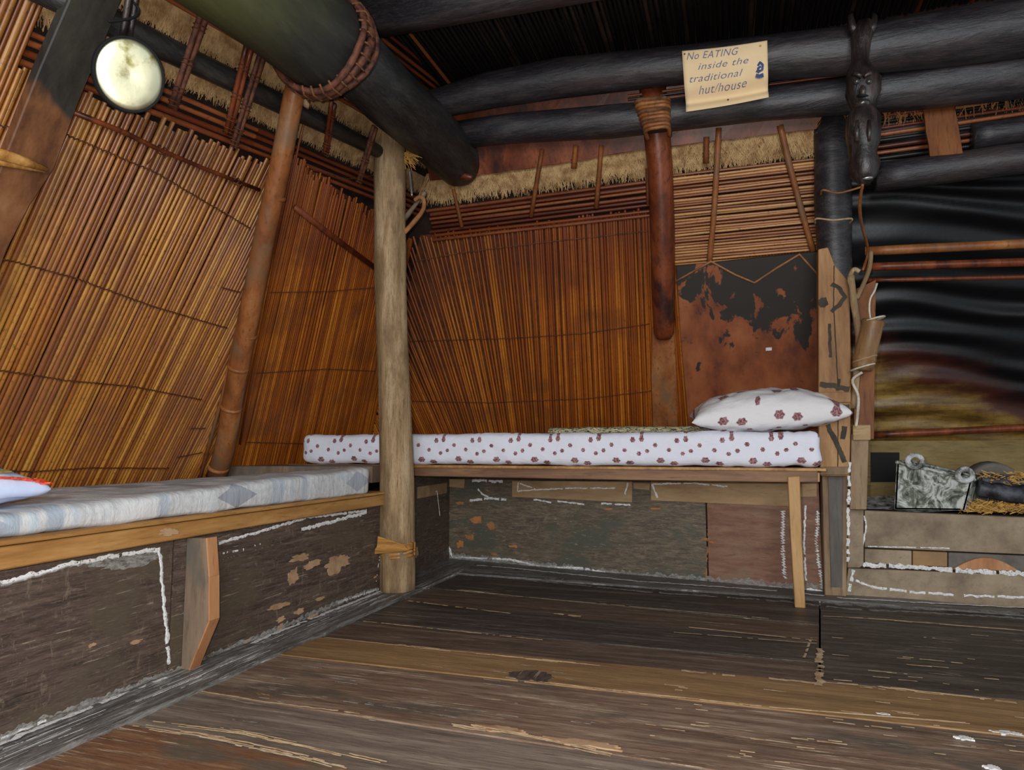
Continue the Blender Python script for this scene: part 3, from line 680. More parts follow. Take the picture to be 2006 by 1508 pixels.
tube('strap', [onB(*p, .042) for p in ((1322, 552), (1393, 512), (1440, 538), (1478, 554), (1520, 526), (1566, 498), (1606, 542))], .0052, M['flake_orange'], sb2, 6, .2, .5, upv=NB)
board('nail_tag', [onB(*p, .04) for p in ((1500, 681), (1512, 680), (1512, 686), (1500, 687))], NB * .002, M['chalk'], sb2)
gs = thing('reed_sliver', 'narrow slit of reeds between the split pole end and the scorched board', 'reed band', Bp(-.24, .5))
for k in range(5):
    reed(Bp(-.262 + k * .012, .45, .0), Bp(-.262 + k * .012 - .02, 1.47, .0), .006, 'reed_amber', gs)
for k in range(48):
    reed(Bp(-.20 + k * .0135, .45, -.01), Bp(-.20 + k * .0135, 1.5, -.01), .0068, 'reed_amber', gs)

# ============================================================ LOGS OVERHEAD
green_lit = NT('log_green_lit'); co = green_lit.coord(False)
g = green_lit.noise(co, 2.2, 8, .65, (8, 1, 8)); b_ = green_lit.ramp(g, [(.3, hexc(22, 22, 22)), (.55, hexc(44, 43, 40)), (.75, hexc(66, 64, 56))])
s3 = green_lit.node('ShaderNodeSeparateXYZ'); green_lit.L(co, s3.inputs[0])
mk = green_lit.step(green_lit.math('ADD', s3.outputs[1], green_lit.math('MULTIPLY', green_lit.noise(co, 3, 4, .6, (2, 1, 2)), .5)), 2.0, 1.35)
M['log_green_lit'] = green_lit.done(green_lit.mix(green_lit.math('MULTIPLY', mk, .55), b_, hexc(108, 112, 56)), .6, g, .4, .006)  # green light bounced off foliage, painted into the colour of the near end
LA0, LA1 = onz(520, 0, 1.90), onz(648, 97, 1.90)
LA = lambda k: LA0.lerp(LA1, k)
l1 = thing('log', 'thickest overhead log, black with green bounce light painted on its near end', 'log', (-1.26, 1.54, 1.7))
tube('trunk', [LA(-4), LA(-2.2), LA(-1), LA(0), LA(.6), LA(.85), LA(1), LA(1.1)], [.15, .146, .142, .142, .147, .150, .135, .08], M['log_green_lit'], l1, 28, .06, freq=3)
for k in range(3):      # cane ring bound round its far end
    c = LA(.80 + .12 * k); rr = .163 - .004 * k; P_ = []
    for h in range(49):
        a = 2 * math.pi * h / 48; P_.append(c + V((math.cos(a) * rr, .012 * math.sin(a * 3 + k), math.sin(a) * rr)))
    tube('cane_ring', P_, .011 if k != 1 else .014, M['rope_red'], l1, 7, .25, freq=30)
for h in range(30):
    a = 2 * math.pi * h / 30; d = V((math.cos(a), 0, math.sin(a))); c = LA(.76)
    tube('binding', [c + d * .155, c + d * .176 + EY * .02, c + d * .174 + EY * .06, c + d * .148 + EY * .09], .0035, M['straw_dark'], l1, 5)
l2 = thing('log', 'black side log reaching past the grey post to a rounded end', 'log', (-1.26, 2.1, 1.88))
tube('trunk', [(-1.27, 1.92, 2.0), (-1.265, 2.3, 2.0), (-1.255, 2.6, 2.0), (-1.245, 2.85, 1.995), (-1.24, 2.97, 1.99), (-1.24, 3.03, 1.985), (-1.24, 3.05, 1.985)], [.118, .122, .122, .118, .108, .085, .04], M['log_black_y'], l2, 24, .07, freq=3)
tube('root_peg', [ony(872, 330, 2.93), ony(905, 345, 2.9), ony(925, 348, 2.88)], [.012, .018, .01], M['bamboo_red'], l2, 7, .4)
lx = thing('log', 'near black cross log at the top edge over the big log', 'log', (-1.2, 2.1, 2.15))
tube('trunk', [(-1.30, 2.1, 2.20), (-.9, 2.1, 2.20), (-.4, 2.12, 2.195), (.2, 2.14, 2.19), (.9, 2.15, 2.19)], [.075, .088, .085, .08, .08], M['log_black'], lx, 18, .08, freq=3)
board('wedge', [ony(618, 12, 2.0), ony(652, 12, 2.0), ony(655, 42, 2.0), ony(640, 34, 2.0)], (0, .05, 0), M['tan_wood'], lx)
la = thing('log', 'upper of two long black cross logs, behind the paper notice', 'log', (-1.2, 2.7, 2.1))
tube('trunk', [ony(u, v, 2.70) for (u, v) in ((818, 204), (860, 202), (960, 176), (1100, 152), (1340, 127), (1520, 112), (1690, 96), (1850, 76), (2006, 54), (2200, 26))], [.05, .062, .078, .08, .076, .083, .088, .096, .1, .1], M['log_black'], la, 20, .07, freq=4)
lb = thing('log', 'lower of two long black cross logs, above the pale reeds', 'log', (-1.1, 2.84, 1.98))
tube('trunk', [ony(u, v, 2.83) for (u, v) in ((870, 268), (1000, 252), (1200, 238), (1340, 222), (1500, 203), (1640, 190), (1800, 170), (1950, 150), (2200, 118))], [.062, .066, .07, .066, .066, .07, .085, .088, .088], M['log_black'], lb, 20, .07, freq=4)
gp = thing('reed_band', 'three thin dark reeds lying in the gap between the long cross logs', 'reed band', (0, 2.8, 2.06))
for k in range(4): reed(ony(1230, 188 + k * 7, 2.80), ony(2100, 72 + k * 8, 2.80), .006, 'reed_black' if k % 2 else 'reed_red', gp)
ceil = setting('ceiling', 'smoke-blackened reed loft above the cross logs')
x = -1.35; k = 0
while x < 1.75:
    r = random.uniform(.007, .0105); j = random.uniform(-.02, .02)
    reed((x, 2.86, 2.30 + random.uniform(-.004, .004)), (x + j, .3, 2.30 + random.uniform(-.004, .004)), r, 'reed_black' if random.random() < .97 else 'reed_red', ceil); x += r * 2 + random.uniform(0, .003)

# ============================================================ RIGHT OF THE CARVED POST
t = NT('soot_sheet'); co = t.coord(False)
n1 = t.noise(co, 3.5, 5, .6, (1, 1, 3)); n2 = t.noise(co, 40, 4, .7); n4 = t.noise(co, 4, 6, .6, (1, 1, 7))
s3 = t.node('ShaderNodeSeparateXYZ'); t.L(co, s3.inputs[0])
gold = t.ramp(n4, [(.3, hexc(66, 46, 20)), (.5, hexc(116, 88, 38)), (.7, hexc(150, 122, 66))]); gold = t.mix(t.math('MULTIPLY', t.step(n2, .45, .7), .4), gold, hexc(52, 30, 20))
h = t.math('ADD', t.math('ADD', s3.outputs[2], t.math('MULTIPLY', s3.outputs[0], .5)), t.math('MULTIPLY', n1, .3))
mid = t.mix(t.step(h, 1.42, 1.53), gold, hexc(70, 34, 26))
M['soot_sheet'] = t.done(t.mix(t.step(h, 1.47, 1.66), mid, hexc(10, 10, 13)), .40, n2, .25, .002, .3)
vs_, fs = [], []; NXs, NZs = 60, 150
for j in range(NZs + 1):
    z = .60 + (1.98 - .60) * j / NZs
    for i in range(NXs + 1):
        x = .40 + 1.8 * i / NXs
        zz = z + .10 * (x - .4) + .03 * mnoise.noise(V((x * 2.2, z * 3, 5)))
        amp = .009 + .006 * mnoise.noise(V((x * 2, z * 5, 1)))
        d = amp * math.sin(zz * 56 + 4.5 * mnoise.noise(V((x * 1.6, zz * 4, 0)))) + .012 * mnoise.noise(V((x * 2.5, zz * 14, 8)))
        vs_.append(Bp(x, z, .012 + d))
for j in range(NZs):
    for i in range(NXs): fs.append((j * (NXs + 1) + i, j * (NXs + 1) + i + 1, (j + 1) * (NXs + 1) + i + 1, (j + 1) * (NXs + 1) + i))
o = put('soot_covered_sheet', mesh('soot_covered_sheet', vs_, fs, [M['soot_sheet']], True)); tag(o, 'rippled soot-black sheet fading to golden brown above the hearth', 'sheet')
def bar(name, lab, a, b, r, m, yy, n=8, wob=.08):
    t = thing(name, lab, 'pole', ony(*a, yy)); tube('shaft', lerps(ony(*a, yy), ony(*b, yy), n), r, M[m], t, 12, wob, freq=6); return t
bar('drying_pole', 'light brown pole, upper of three across the sooty sheet', (1694, 492), (2120, 472), .019, 'bamboo', 3.12)
bar('drying_pole', 'reddish middle pole across the sooty sheet', (1690, 523), (2120, 510), .017, 'bamboo_red', 3.14)
bar('drying_pole', 'thin dark lowest pole across the sooty sheet', (1695, 549), (2120, 540), .009, 'bamboo_red', 3.16)
bar('log', 'grey-black rail log right of the carved figure', (1715, 347), (2150, 292), .058, 'log_black', 2.95)
bar('log', 'dull olive-black log end at the right edge', (1905, 268), (2150, 232), .052, 'log_black', 2.98)
db = thing('reed_band', 'dark level reeds between cross log and grey rail log', 'reed band', Bp(.9, 1.9))
for k in range(8):
    z = 1.80 + k * .021
    reed(Bp(.46, z - .0, .02), Bp(1.7, z + .02, .02), random.uniform(.008, .01), 'reed_red' if k % 3 else 'reed_black', db)
M['strip_brown'] = wood('strip_brown', hexc(70, 36, 14), hexc(112, 62, 22), hexc(150, 92, 40), 'z', rough=.6, bs=.4, grain=3)
os_ = thing('wood_strip', 'orange-brown upright strip crossing behind the long black logs', 'board', ony(1850, 300, 2.93))
board('strip', [ony(*p, 2.90) for p in ((1792, 92), (1850, 90), (1886, 300), (1822, 306))], (0, .012, 0), M['strip_brown'], os_, 0, .004, .05)
# carved post
t = NT('carved'); co = t.coord(False)
g = t.noise(co, 2.6, 7, .62, (6, 6, 1)); n2 = t.noise(co, 6, 6, .6)
c_ = t.ramp(g, [(.3, hexc(112, 74, 42)), (.5, hexc(154, 112, 70)), (.72, hexc(186, 146, 98))]); c_ = t.mix(t.math('MULTIPLY', t.step(n2, .58, .66), .7), c_, hexc(104, 92, 72))
M['carved'] = t.done(c_, .65, g, .4, .004)
M['lower_post'] = wood('lower_post', hexc(78, 72, 68), hexc(100, 94, 88), hexc(120, 112, 102), 'z', fine=(hexc(120, 98, 78), .3), rough=.7, bs=.2, grain=6)
M['lower_edge'] = wood('lower_edge', hexc(104, 80, 60), hexc(134, 108, 82), hexc(158, 134, 106), 'z', rough=.7, bs=.2, grain=6)
cp = thing('carved_post', 'stout house post, sooty round top above a tan carved lower board', 'post', (.38, 3.1, 0))
PY = 3.03
tube('upper_post', [ony(*p, 3.0 + .12 * min(1, max(0, p[1] - 380) / 90)) for p in ((1626, 190), (1630, 300), (1632, 400), (1634, 480), (1637, 540), (1640, 600))], [.068, .07, .071, .070, .066, .05], M['log_black'], cp, 18, .05, freq=4)
board('carved_board', [ony(*p, PY) for p in ((1603, 488), (1622, 484), (1636, 520), (1664, 552), (1667, 700), (1666, 860), (1664, 932), (1608, 932), (1604, 860))], (0, .07, 0), M['carved'], cp, .003)
board('cross_band', [ony(*p, PY - .012) for p in ((1604, 768), (1667, 768), (1667, 788), (1604, 788))], (0, .012, 0), M['carved'], cp, .002)
board('cross_band', [ony(*p, PY - .010) for p in ((1606, 914), (1665, 914), (1665, 930), (1606, 930))], (0, .012, 0), M['lower_edge'], cp, .002)
py_ = 3.10
board('lower_post', [ony(1610, 926, py_), ony(1662, 926, py_), V((ony(1658, 1170, py_).x, py_, 0)), V((ony(1616, 1170, py_).x, py_, 0))], (0, .08, 0), M['lower_edge'], cp, .003)
board('dark_stripe', [ony(1622, 930, py_ - .006), ony(1652, 930, py_ - .006), ony(1650, 1150, py_ - .006), ony(1628, 1150, py_ - .006)], (0, .006, 0), M['lower_post'], cp, .001)
M['carve_dark'] = plain('carve_dark', (72, 62, 50), .8, (50, 42, 36))
def groove(pts, wpx, yy=PY):
    ribbon('carved_line', [ony(*p, yy - .0015) for p in pts], wpx / F * 3.1, -EY, M['carve_dark'], cp, 0, .3, .006, .002, .3)
groove([(1629, 556), (1646, 566), (1656, 582), (1644, 597), (1628, 610)], 7); groove([(1625, 634), (1627, 700)], 5); groove([(1606, 752), (1664, 762)], 9); groove([(1644, 742), (1641, 765)], 5)
groove([(1634, 520), (1633, 600), (1642, 760)], 1.6); groove([(1642, 790), (1641, 925)], 1.6); groove([(1644, 797), (1664, 797)], 10); groove([(1620, 832), (1640, 870), (1656, 905)], 8); groove([(1655, 835), (1652, 860)], 8)
blob('carved_eye', ony(1613, 592, PY), .018, .022, EX, EZ, -EY, M['carve_dark'], cp, .003, jag=.2, seed=3)
ribbon('chalk_line', [ony(1664, 905, 3.02), ony(1662, 1000, 3.02), ony(1661, 1100, 3.02)], .010, -EY, M['chalk'], cp, .12, 1, .006)

# carved dark figure hanging in front of the logs
M['figure'] = wood('figure', hexc(18, 14, 14), hexc(42, 34, 32), hexc(78, 64, 58), 'z', rough=.3, bs=.9, grain=3, spec=.6, sc=9)
fg = thing('carved_figure', 'dark carved wooden figure with horns and bulging eyes hanging on the logs', 'carving', ony(1690, 350, 2.58))
FY = 2.58
def fp(u, v, dy=0): return ony(u, v, FY + dy)
body = [(1692, 44, .022), (1690, 66, .030), (1686, 85, .026), (1684, 120, .024), (1685, 140, .036), (1690, 160, .046), (1690, 180, .045), (1690, 200, .036), (1690, 212, .030), (1690, 228, .042), (1691, 260, .046), (1692, 285, .043), (1692, 300, .036), (1692, 320, .041), (1694, 345, .034), (1694, 360, .016)]
fbod = tube('body', [fp(u, v) for u, v, r in body], [r * 1.2 for u, v, r in body], M['figure'], fg, 22, .22, freq=22)
for s in (-1, 1):
    tube('horn', [fp(1690 + s * 10, 68), fp(1690 + s * 20, 52, -.01), fp(1690 + s * 24, 34, -.01), fp(1690 + s * 20, 24)], [.016, .014, .011, .005], M['figure'], fg, 8, .2)
    tube('tusk', [fp(1691 + s * 11, 236, -.052), fp(1691 + s * 12, 255, -.06), fp(1691 + s * 12, 276, -.056)], [.005, .009, .005], M['metal_grey'] if 0 else M['figure'], fg, 8)
    tube('brow', [fp(1690 + s * 20, 148, -.03), fp(1690 + s * 12, 143, -.055), fp(1690 + s * 3, 150, -.06)], [.006, .009, .006], M['figure'], fg, 7)
def ball(name, c, r, m, parent, sc=(1, 1, 1)):
    bm = bmesh.new(); bmesh.ops.create_uvsphere(bm, u_segments=16, v_segments=10, radius=r)
    for v in bm.verts: v.co = V((v.co.x * sc[0], v.co.y * sc[1], v.co.z * sc[2])) + V(c)
    me = bpy.data.meshes.new(name); bm.to_mesh(me); bm.free(); me.materials.append(m)
    for p in me.polygons: p.use_smooth = True
    return put(name, me, parent)
M['glossy'] = plain('glossy', (60, 56, 54), .18, (40, 36, 34), spec=.8)
for s in (-1, 1): ball('eye', fp(1690 + s * 12, 160, -.045), .011, M['glossy'], fbod)
ball('nose', fp(1690, 178, -.05), .014, M['figure'], fbod, (.8, 1, 1.5)); ball('chin', fp(1690, 203, -.03), .02, M['glossy'], fbod, (1.2, 1, .8))
tube('mouth', [fp(1680, 188, -.04), fp(1690, 186, -.056), fp(1701, 188, -.04)], [.004, .005, .004], M['black'], fbod, 6)
ball('foot_knob', fp(1699, 349, -.02), .014, M['metal_grey'], fg, (1.3, .7, .5))
tube('cord', smoothpath([fp(1690, 360), fp(1684, 400, .1), fp(1688, 440, .25), ony(1700, 490, 3.05), ony(1690, 530, 3.05)], 5), .006, M['bamboo'], fg, 6, .3)
for (p, nm) in ((((1612, 372), (1640, 378), (1668, 372), (1690, 366)), 'reddish thin cord tied round the sooty post near the figure'), (((1600, 428), (1632, 431), (1668, 428)), 'pale thin cord round the sooty post lower down')):
    pts = [ony(*q, 2.925) for q in p]; o = tube('cord', smoothpath([pts[0] + EY * .06] + pts + [pts[-1] + EY * .06], 4), .004, M['flake_orange'] if 'reddish' in nm else M['palewood'], None, 6)
    tag(o, nm, 'cord')

# forked stick, hanging cup and small props beside the carved post
fk = thing('forked_stick', 'pale forked stick tied upright right of the carved post', 'stick', ony(1672, 800, 3.1))
tube('stem', smoothpath([ony(1667, 540, 3.0), ony(1674, 600, 3.0), ony(1683, 660, 3.02), ony(1680, 700, 3.04), ony(1672, 800, 3.05)], 5), [.014] * 21, M['post_grey'], fk, 8, .25, freq=14)
tube('fork', smoothpath([ony(1678, 585, 3.0), ony(1690, 560, 3.0), ony(1703, 525, 3.0), ony(1706, 492, 3.0)], 5), .009, M['post_grey'], fk, 7, .2)
tube('fork', smoothpath([ony(1672, 570, 3.0), ony(1664, 548, 3.0), ony(1672, 528, 3.0), ony(1684, 532, 3.0)], 5), .009, M['post_grey'], fk, 7, .2)
bk = thing('back_plank', 'dark brown narrow plank standing behind the hanging bamboo cup', 'plank', ony(1690, 860, 3.2))
board('plank', [ony(*p, 3.12) for p in ((1678, 565), (1716, 548), (1712, 860), (1672, 860))], (0, .02, 0), M['strip_brown'], bk, .001)
cu = thing('bamboo_cup', 'brown bamboo cup hanging tilted from a white cord', 'cup', ony(1692, 728, 3.0))
a, b = ony(1711, 628, 2.99), ony(1689, 724, 2.99); dr = (b - a)
def lathe(name, a, d, prof, m, parent, seg=20, sx=None):
    """prof: (t along axis vector d, radius)"""
    d = V(d); n = d.normalized(); x = (V((1, 0, 0)) - n * n.x)
    if x.length < .2: x = V((0, 1, 0)) - n * n.y
    x.normalize(); y2 = n.cross(x); vs_, fs = [], []
    for (t_, r_) in prof:
        for k in range(seg):
            h = 2 * math.pi * k / seg; vs_.append(V(a) + d * t_ + x * (r_ * math.cos(h)) + y2 * (r_ * math.sin(h)))
    for i in range(len(prof) - 1):
        for k in range(seg): fs.append((i * seg + k, i * seg + (k + 1) % seg, (i + 1) * seg + (k + 1) % seg, (i + 1) * seg + k))
    fs.append(tuple(range(seg))); fs.append(tuple((len(prof) - 1) * seg + k for k in range(seg)))
    return put(name, mesh(name, vs_, fs, [m], True), parent)
lathe('cup_body', a, dr, [(.12, .037), (.1, .030), (0, .036), (0, .041), (.06, .043), (.1, .040), (.4, .040), (.74, .041), (.76, .043), (.80, .0435), (.82, .041), (.93, .039), (1, .034), (1.02, .02)], M['cupwood'], cu, 24)
M['cream'] = plain('cream', (206, 196, 180), .7, (170, 156, 138), scale=30)
tube('rim', [a + V((.040 * math.cos(h * .4), .040 * math.sin(h * .4), .004 + .01 * math.cos(h * .4))) for h in range(17)], .0045, M['cream'], cu, 7, .2)
for q in (.78, .95):
    c = a + dr * q
    tube('band', [c + V((.0425 * math.cos(h * .4), .0425 * math.sin(h * .4), .012 * math.cos(h * .4))) for h in range(17)], .0038, M['cream'] if q > .9 else M['tan_wood'], cu, 6)
tube('cord', smoothpath([a + V((-.01, 0, 0)), ony(1703, 605, 2.99), ony(1705, 585, 2.99), ony(1713, 570, 2.99), ony(1718, 555, 3.0)], 4), .004, M['cream'], cu, 6, .2)
tube('cord', smoothpath([b + V((0, 0, -.01)), ony(1670, 745, 3.0), ony(1681, 775, 3.0), ony(1680, 810, 3.0), ony(1677, 835, 3.0)], 5), .006, M['cream'], cu, 6, .2)
sp = thing('support_post', 'short tan upright post between carved post and hearth', 'post', ony(1690, 990, 3.05))
board('upright', [ony(*p, 3.05) for p in ((1668, 850), (1702, 850), (1698, 998), (1665, 998))], (0, .06, 0), M['lower_edge'], sp, .002)
board('cap_block', [ony(*p, 3.03) for p in ((1671, 832), (1706, 832), (1706, 862), (1671, 862))], (0, .05, 0), M['tan_wood'], sp, .003)

# ============================================================ HEARTH
he = thing('hearth', 'clay-grey stone slab hearth box right of the carved post', 'hearth', (.8, 3.2, 0))
t = NT('slab'); co = t.coord(); g = t.noise(co, 6, 7, .65); n2 = t.noise(co, 50, 5, .7)
c_ = t.ramp(g, [(.35, hexc(122, 106, 90)), (.5, hexc(148, 130, 108)), (.68, hexc(166, 148, 124))]); c_ = t.mix(t.math('MULTIPLY', t.step(n2, .5, .7), .35), c_, hexc(96, 88, 78))
M['slab'] = t.done(c_, .85, g, .3, .004, .2)
M['slab_tan'] = plain('slab_tan', (160, 124, 84), .8, (140, 110, 78), scale=8); M['slab_dark'] = plain('slab_dark', (112, 104, 96), .85, (88, 84, 80), scale=14)
hy = 3.13
def hb(q, th=.05, m='slab', y0=hy, nm='stone_slab'):
    pts = [ony(*p, y0) for p in q]
    for p in pts:
        if p.z < .02: p.z = 0.0
    board(nm, pts, (0, th, 0), M[m], he, .002)
hb([(1694, 1000), (2150, 1020), (2150, 1092), (1694, 1072)], m='slab'); hb([(1662, 998), (1692, 999), (1692, 1106), (1684, 1112), (1660, 1112)], y0=hy - .01)
hb([(1694, 1075), (1786, 1079), (1786, 1108), (1694, 1103)]); hb([(1788, 1079), (1856, 1082), (1856, 1110), (1788, 1108)], m='slab_tan')
hb([(1858, 1082), (2150, 1095), (2150, 1126), (1858, 1112)], m='slab_dark', y0=hy + .008)
arc = [(1866 + 132 * i / 12, 1115 + (4 * i / 12) - 25 * math.sin(math.pi * i / 12)) for i in range(13)]
hb(arc, .02, 'bracket_edge', hy - .004, 'half_disc')
hb([(1662, 1113), (2150, 1132), (2150, 1200), (1655, 1180)], y0=hy - .005)
for pts, wd in ([(1690, 1106), (1780, 1110), (1860, 1116), (2006, 1124)], 7), ([(1672, 1116), (1663, 1158)], 5), ([(1676, 1137), (1710, 1150), (1790, 1160), (1868, 1165)], 4), ([(1888, 1166), (2006, 1170)], 4), ([(1693, 1010), (1697, 1030), (1690, 1070)], 2.5), ([(1700, 1070), (1860, 1074)], 2):
    ribbon('chalk_line', [ony(*p, hy - .008) for p in pts], wd / F * 3, -EY, M['chalk'], he, .02, .8, .005, .0015, .3)
# bed of the hearth, ash and back
ztop = .352
board('hearth_bed', [(.44, hy + .05, ztop - .02), (2.1, hy + .05, ztop - .02), (2.1, 3.72, ztop - .02), (.44, 3.72, ztop - .02)], (0, 0, -.3), M['slab_dark'], he)
M['clay'] = wood('clay', hexc(96, 78, 44), hexc(130, 110, 68), hexc(156, 136, 92), 'x', fine=(hexc(96, 70, 40), .4), rough=.85, bs=.4, grain=3)
board('back_wall', [(.42, 3.60, .3), (2.1, 3.60, .3), (2.1, 3.60, .64), (.42, 3.60, .64)], (0, .05, 0), M['clay'], he)
bar('drying_pole', 'brown pole along the top of the clay wall behind the pot', (1705, 852), (2120, 832), .016, 'bamboo_red', 3.56)
board('dark_niche', [ony(*p, 3.595) for p in ((1706, 886), (1762, 886), (1762, 944), (1706, 944))], (0, .01, 0), M['black'], he)
t = NT('ash'); co = t.coord(False); g = t.noise(co, 22, 7, .7); n2 = t.noise(co, 7, 5, .6)
c_ = t.ramp(g, [(.35, hexc(44, 44, 42)), (.46, hexc(130, 130, 126)), (.58, hexc(200, 200, 198))]); M['ash'] = t.done(c_, .9, g, .6, .01, .1)
vs_, fs = [], []; n_, m_ = 60, 26
for j in range(m_ + 1):
    for i in range(n_ + 1):
        x = .45 + 1.5 * i / n_; yy = hy + .045 + (.42) * j / m_
        vs_.append(V((x, yy, ztop - .018 + .02 * (1 + mnoise.noise(V((x * 9, yy * 9, 0)))) + .05 * max(0, (yy - 3.3)) * 1.2)))
for j in range(m_):
    for i in range(n_): fs.append((j * (n_ + 1) + i, j * (n_ + 1) + i + 1, (j + 1) * (n_ + 1) + i + 1, (j + 1) * (n_ + 1) + i))
o = put('ash', mesh('ash', vs_, fs, [M['ash']], True), he); o['kind'] = 'stuff'
# ashy pot with two ring handles
t = NT('ashy_metal'); co = t.coord(False); g = t.noise(co, 16, 8, .7, (1, 1, 1), 1.5)
c_ = t.ramp(g, [(.4, hexc(58, 58, 48)), (.49, hexc(116, 118, 106)), (.56, hexc(178, 180, 172)), (.68, hexc(206, 208, 206))]); M['ashy_metal'] = t.done(c_, .7, g, .5, .006, .3)
pt_ = thing('ashy_pot', 'ash-covered square metal pot with two ring handles on the hearth', 'pot', (.72, 3.22, ztop))
def q(u, v, yy): return ony(u, v, yy)
A0, A1, A2, A3 = q(1752, 998, 3.16), q(1890, 1000, 3.16), q(1905, 940, 3.16), q(1757, 905, 3.16)
off = V((.09, .17, 0)); wall_ = .008
def panel(name, a, b, c, d, n): board(name, [a, b, c, d], n, M['ashy_metal'], pt_, .002)
panel('front', A0, A1, A2, A3, (0, .01, 0)); panel('back', A0 + off, A1 + off, A2 + off, A3 + off, (0, .01, 0))
panel('side', A1, A1 + off, A2 + off, A2, (-.01, 0, 0)); panel('side', A0, A0 + off, A3 + off, A3, (.01, 0, 0)); panel('base', A0, A1, A1 + off, A0 + off, (0, 0, .01))
tube('rim', [A3, A2, A2 + off, A3 + off, A3], .007, M['ashy_metal'], pt_, 7, .2)
for c in (q(1792, 903, 3.15), q(1890, 930, 3.15)):
    tube('ring_handle', [c + V((.026 * math.cos(h * .393), -.004, .024 * math.sin(h * .393))) for h in range(17)], .011, M['ash'], pt_, 8, .3, freq=30)
M['char'] = plain('char', (24, 24, 28), .5, (90, 92, 100), scale=14)
for k, (a_, b_2, r_, lab) in enumerate((((1915, 958, 3.2), (2120, 985, 3.2), .035, 'thick burnt log with grey ash right of the pot'), ((1920, 938, 3.32), (2100, 958, 3.34), .028, 'thinner charred stick behind the thick burnt log'))):
    t = thing('charred_log', lab, 'firewood', ony(*a_)); tube('wood', lerps(ony(*a_), ony(*b_2), 10), [r_ * random.uniform(.85, 1.1) for _ in range(10)], M['char'], t, 10, .35, freq=18)
st_ = []
for k in range(900):
    c = ony(random.uniform(1885, 2090), random.uniform(978, 1000), 3.17) + V((0, random.uniform(-.01, .1), 0)); c.z = ztop + random.uniform(.0, .035)
    d = V((random.uniform(-1, 1), random.uniform(-.5, .5), random.uniform(-.3, .5))).normalized() * random.uniform(.01, .035); s_ = V((0, 0, .0018))
    st_.append(([c - s_, c + s_, c + d + s_, c + d - s_], [(0, 1, 2, 3)]))
for k in range(260):
    c = ony(random.uniform(1915, 2090), random.uniform(925, 948), 3.3); d = V((random.uniform(-1, 1), random.uniform(-.5, .5), random.uniform(-.6, .5))).normalized() * random.uniform(.01, .035); s_ = V((0, 0, .0018))
    st_.append(([c - s_, c + s_, c + d + s_, c + d - s_], [(0, 1, 2, 3)]))
M['tinder'] = plain('tinder', (206, 160, 84), .8, (150, 100, 44), scale=30)
vv, ff = merge(st_); o = put('tinder', mesh('tinder', vv, ff, [M['tinder']])); tag(o, 'yellow straw tinder scattered around the burnt wood', 'straw', None, 'stuff')
bw = thing('clay_pot', 'round grey-rimmed pot lying on its side behind the burnt wood', 'pot', ony(1955, 960, 3.42))
lathe('pot_body', ony(1952, 955, 3.38), V((.0, .16, .0)), [(.05, .075), (0, .085), (0, .10), (.1, .105), (.5, .11), (.9, .08), (1, .03)], M['slab_dark'], bw, 24)

# ============================================================ GREY POST
gpst = thing('grey_post', 'weathered grey-tan wooden post where the two beds meet', 'post', (-1.372, 2.62, 0))
b0 = V((-1.365, 2.625, 0)); 
tp = ony(763, 246, 2.60)
pth = lerps(b0, tp, 40); rr = []
for i, p in enumerate(pth):
    h = i / 39; rr.append(.072 - .006 * h + .002 * math.sin(h * 9)); p += V((.006 * math.sin(h * 7), 0, 0))
vs_, fs = tube_data(pth, rr, 22, 0)
for i in range(len(vs_)):
    q_ = vs_[i]; c = pth[i // 22]; a_ = math.atan2(q_.y - c.y, q_.x - c.x)
    k_ = 1 + .07 * mnoise.noise(V((a_ * 1.9, q_.z * .9, 0))) + .05 * mnoise.noise(V((a_ * 6, q_.z * 2.2, 5))) + .025 * mnoise.noise(V((a_ * 14, q_.z * 4, 9)))
    if a_ < 0 and a_ > -1.6: k_ *= 1 + .05 * math.cos(a_ * 2 + 1.5)
    vs_[i] = c + (q_ - c) * k_
put('trunk', mesh('trunk', vs_, fs, [M['post_grey']], True), gpst)
for (v, tilt) in ((334, .004), (402, -.004)):
    c = ony(764, v, 2.605)
    tube('twine', [c + V((.0625 * math.cos(h * .262), .0625 * math.sin(h * .262), tilt * math.cos(h * .262))) for h in range(25)], .0028, M['cord'], gpst, 6)
ls = thing('cane_lashing', 'glossy yellow-brown strip wound round the foot of the grey post', 'lashing', (-1.36, 2.62, .16))
for k in range(5):
    c = V((-1.362, 2.622, .158 + .012 * k))
    tube('wrap', [c + V((.0665 * math.cos(h * .262), .0665 * math.sin(h * .262), .004 * math.sin(h * .262 + k) + .004 * math.cos(h * .262))) for h in range(25)], .0072, M['lash'], ls, 7, .15)
board('tail', [ony(*p, 2.545) for p in ((740, 1050), (790, 1066), (800, 1078), (768, 1082), (728, 1086), (738, 1070))], (0, .006, 0), M['lash'], ls, .001)
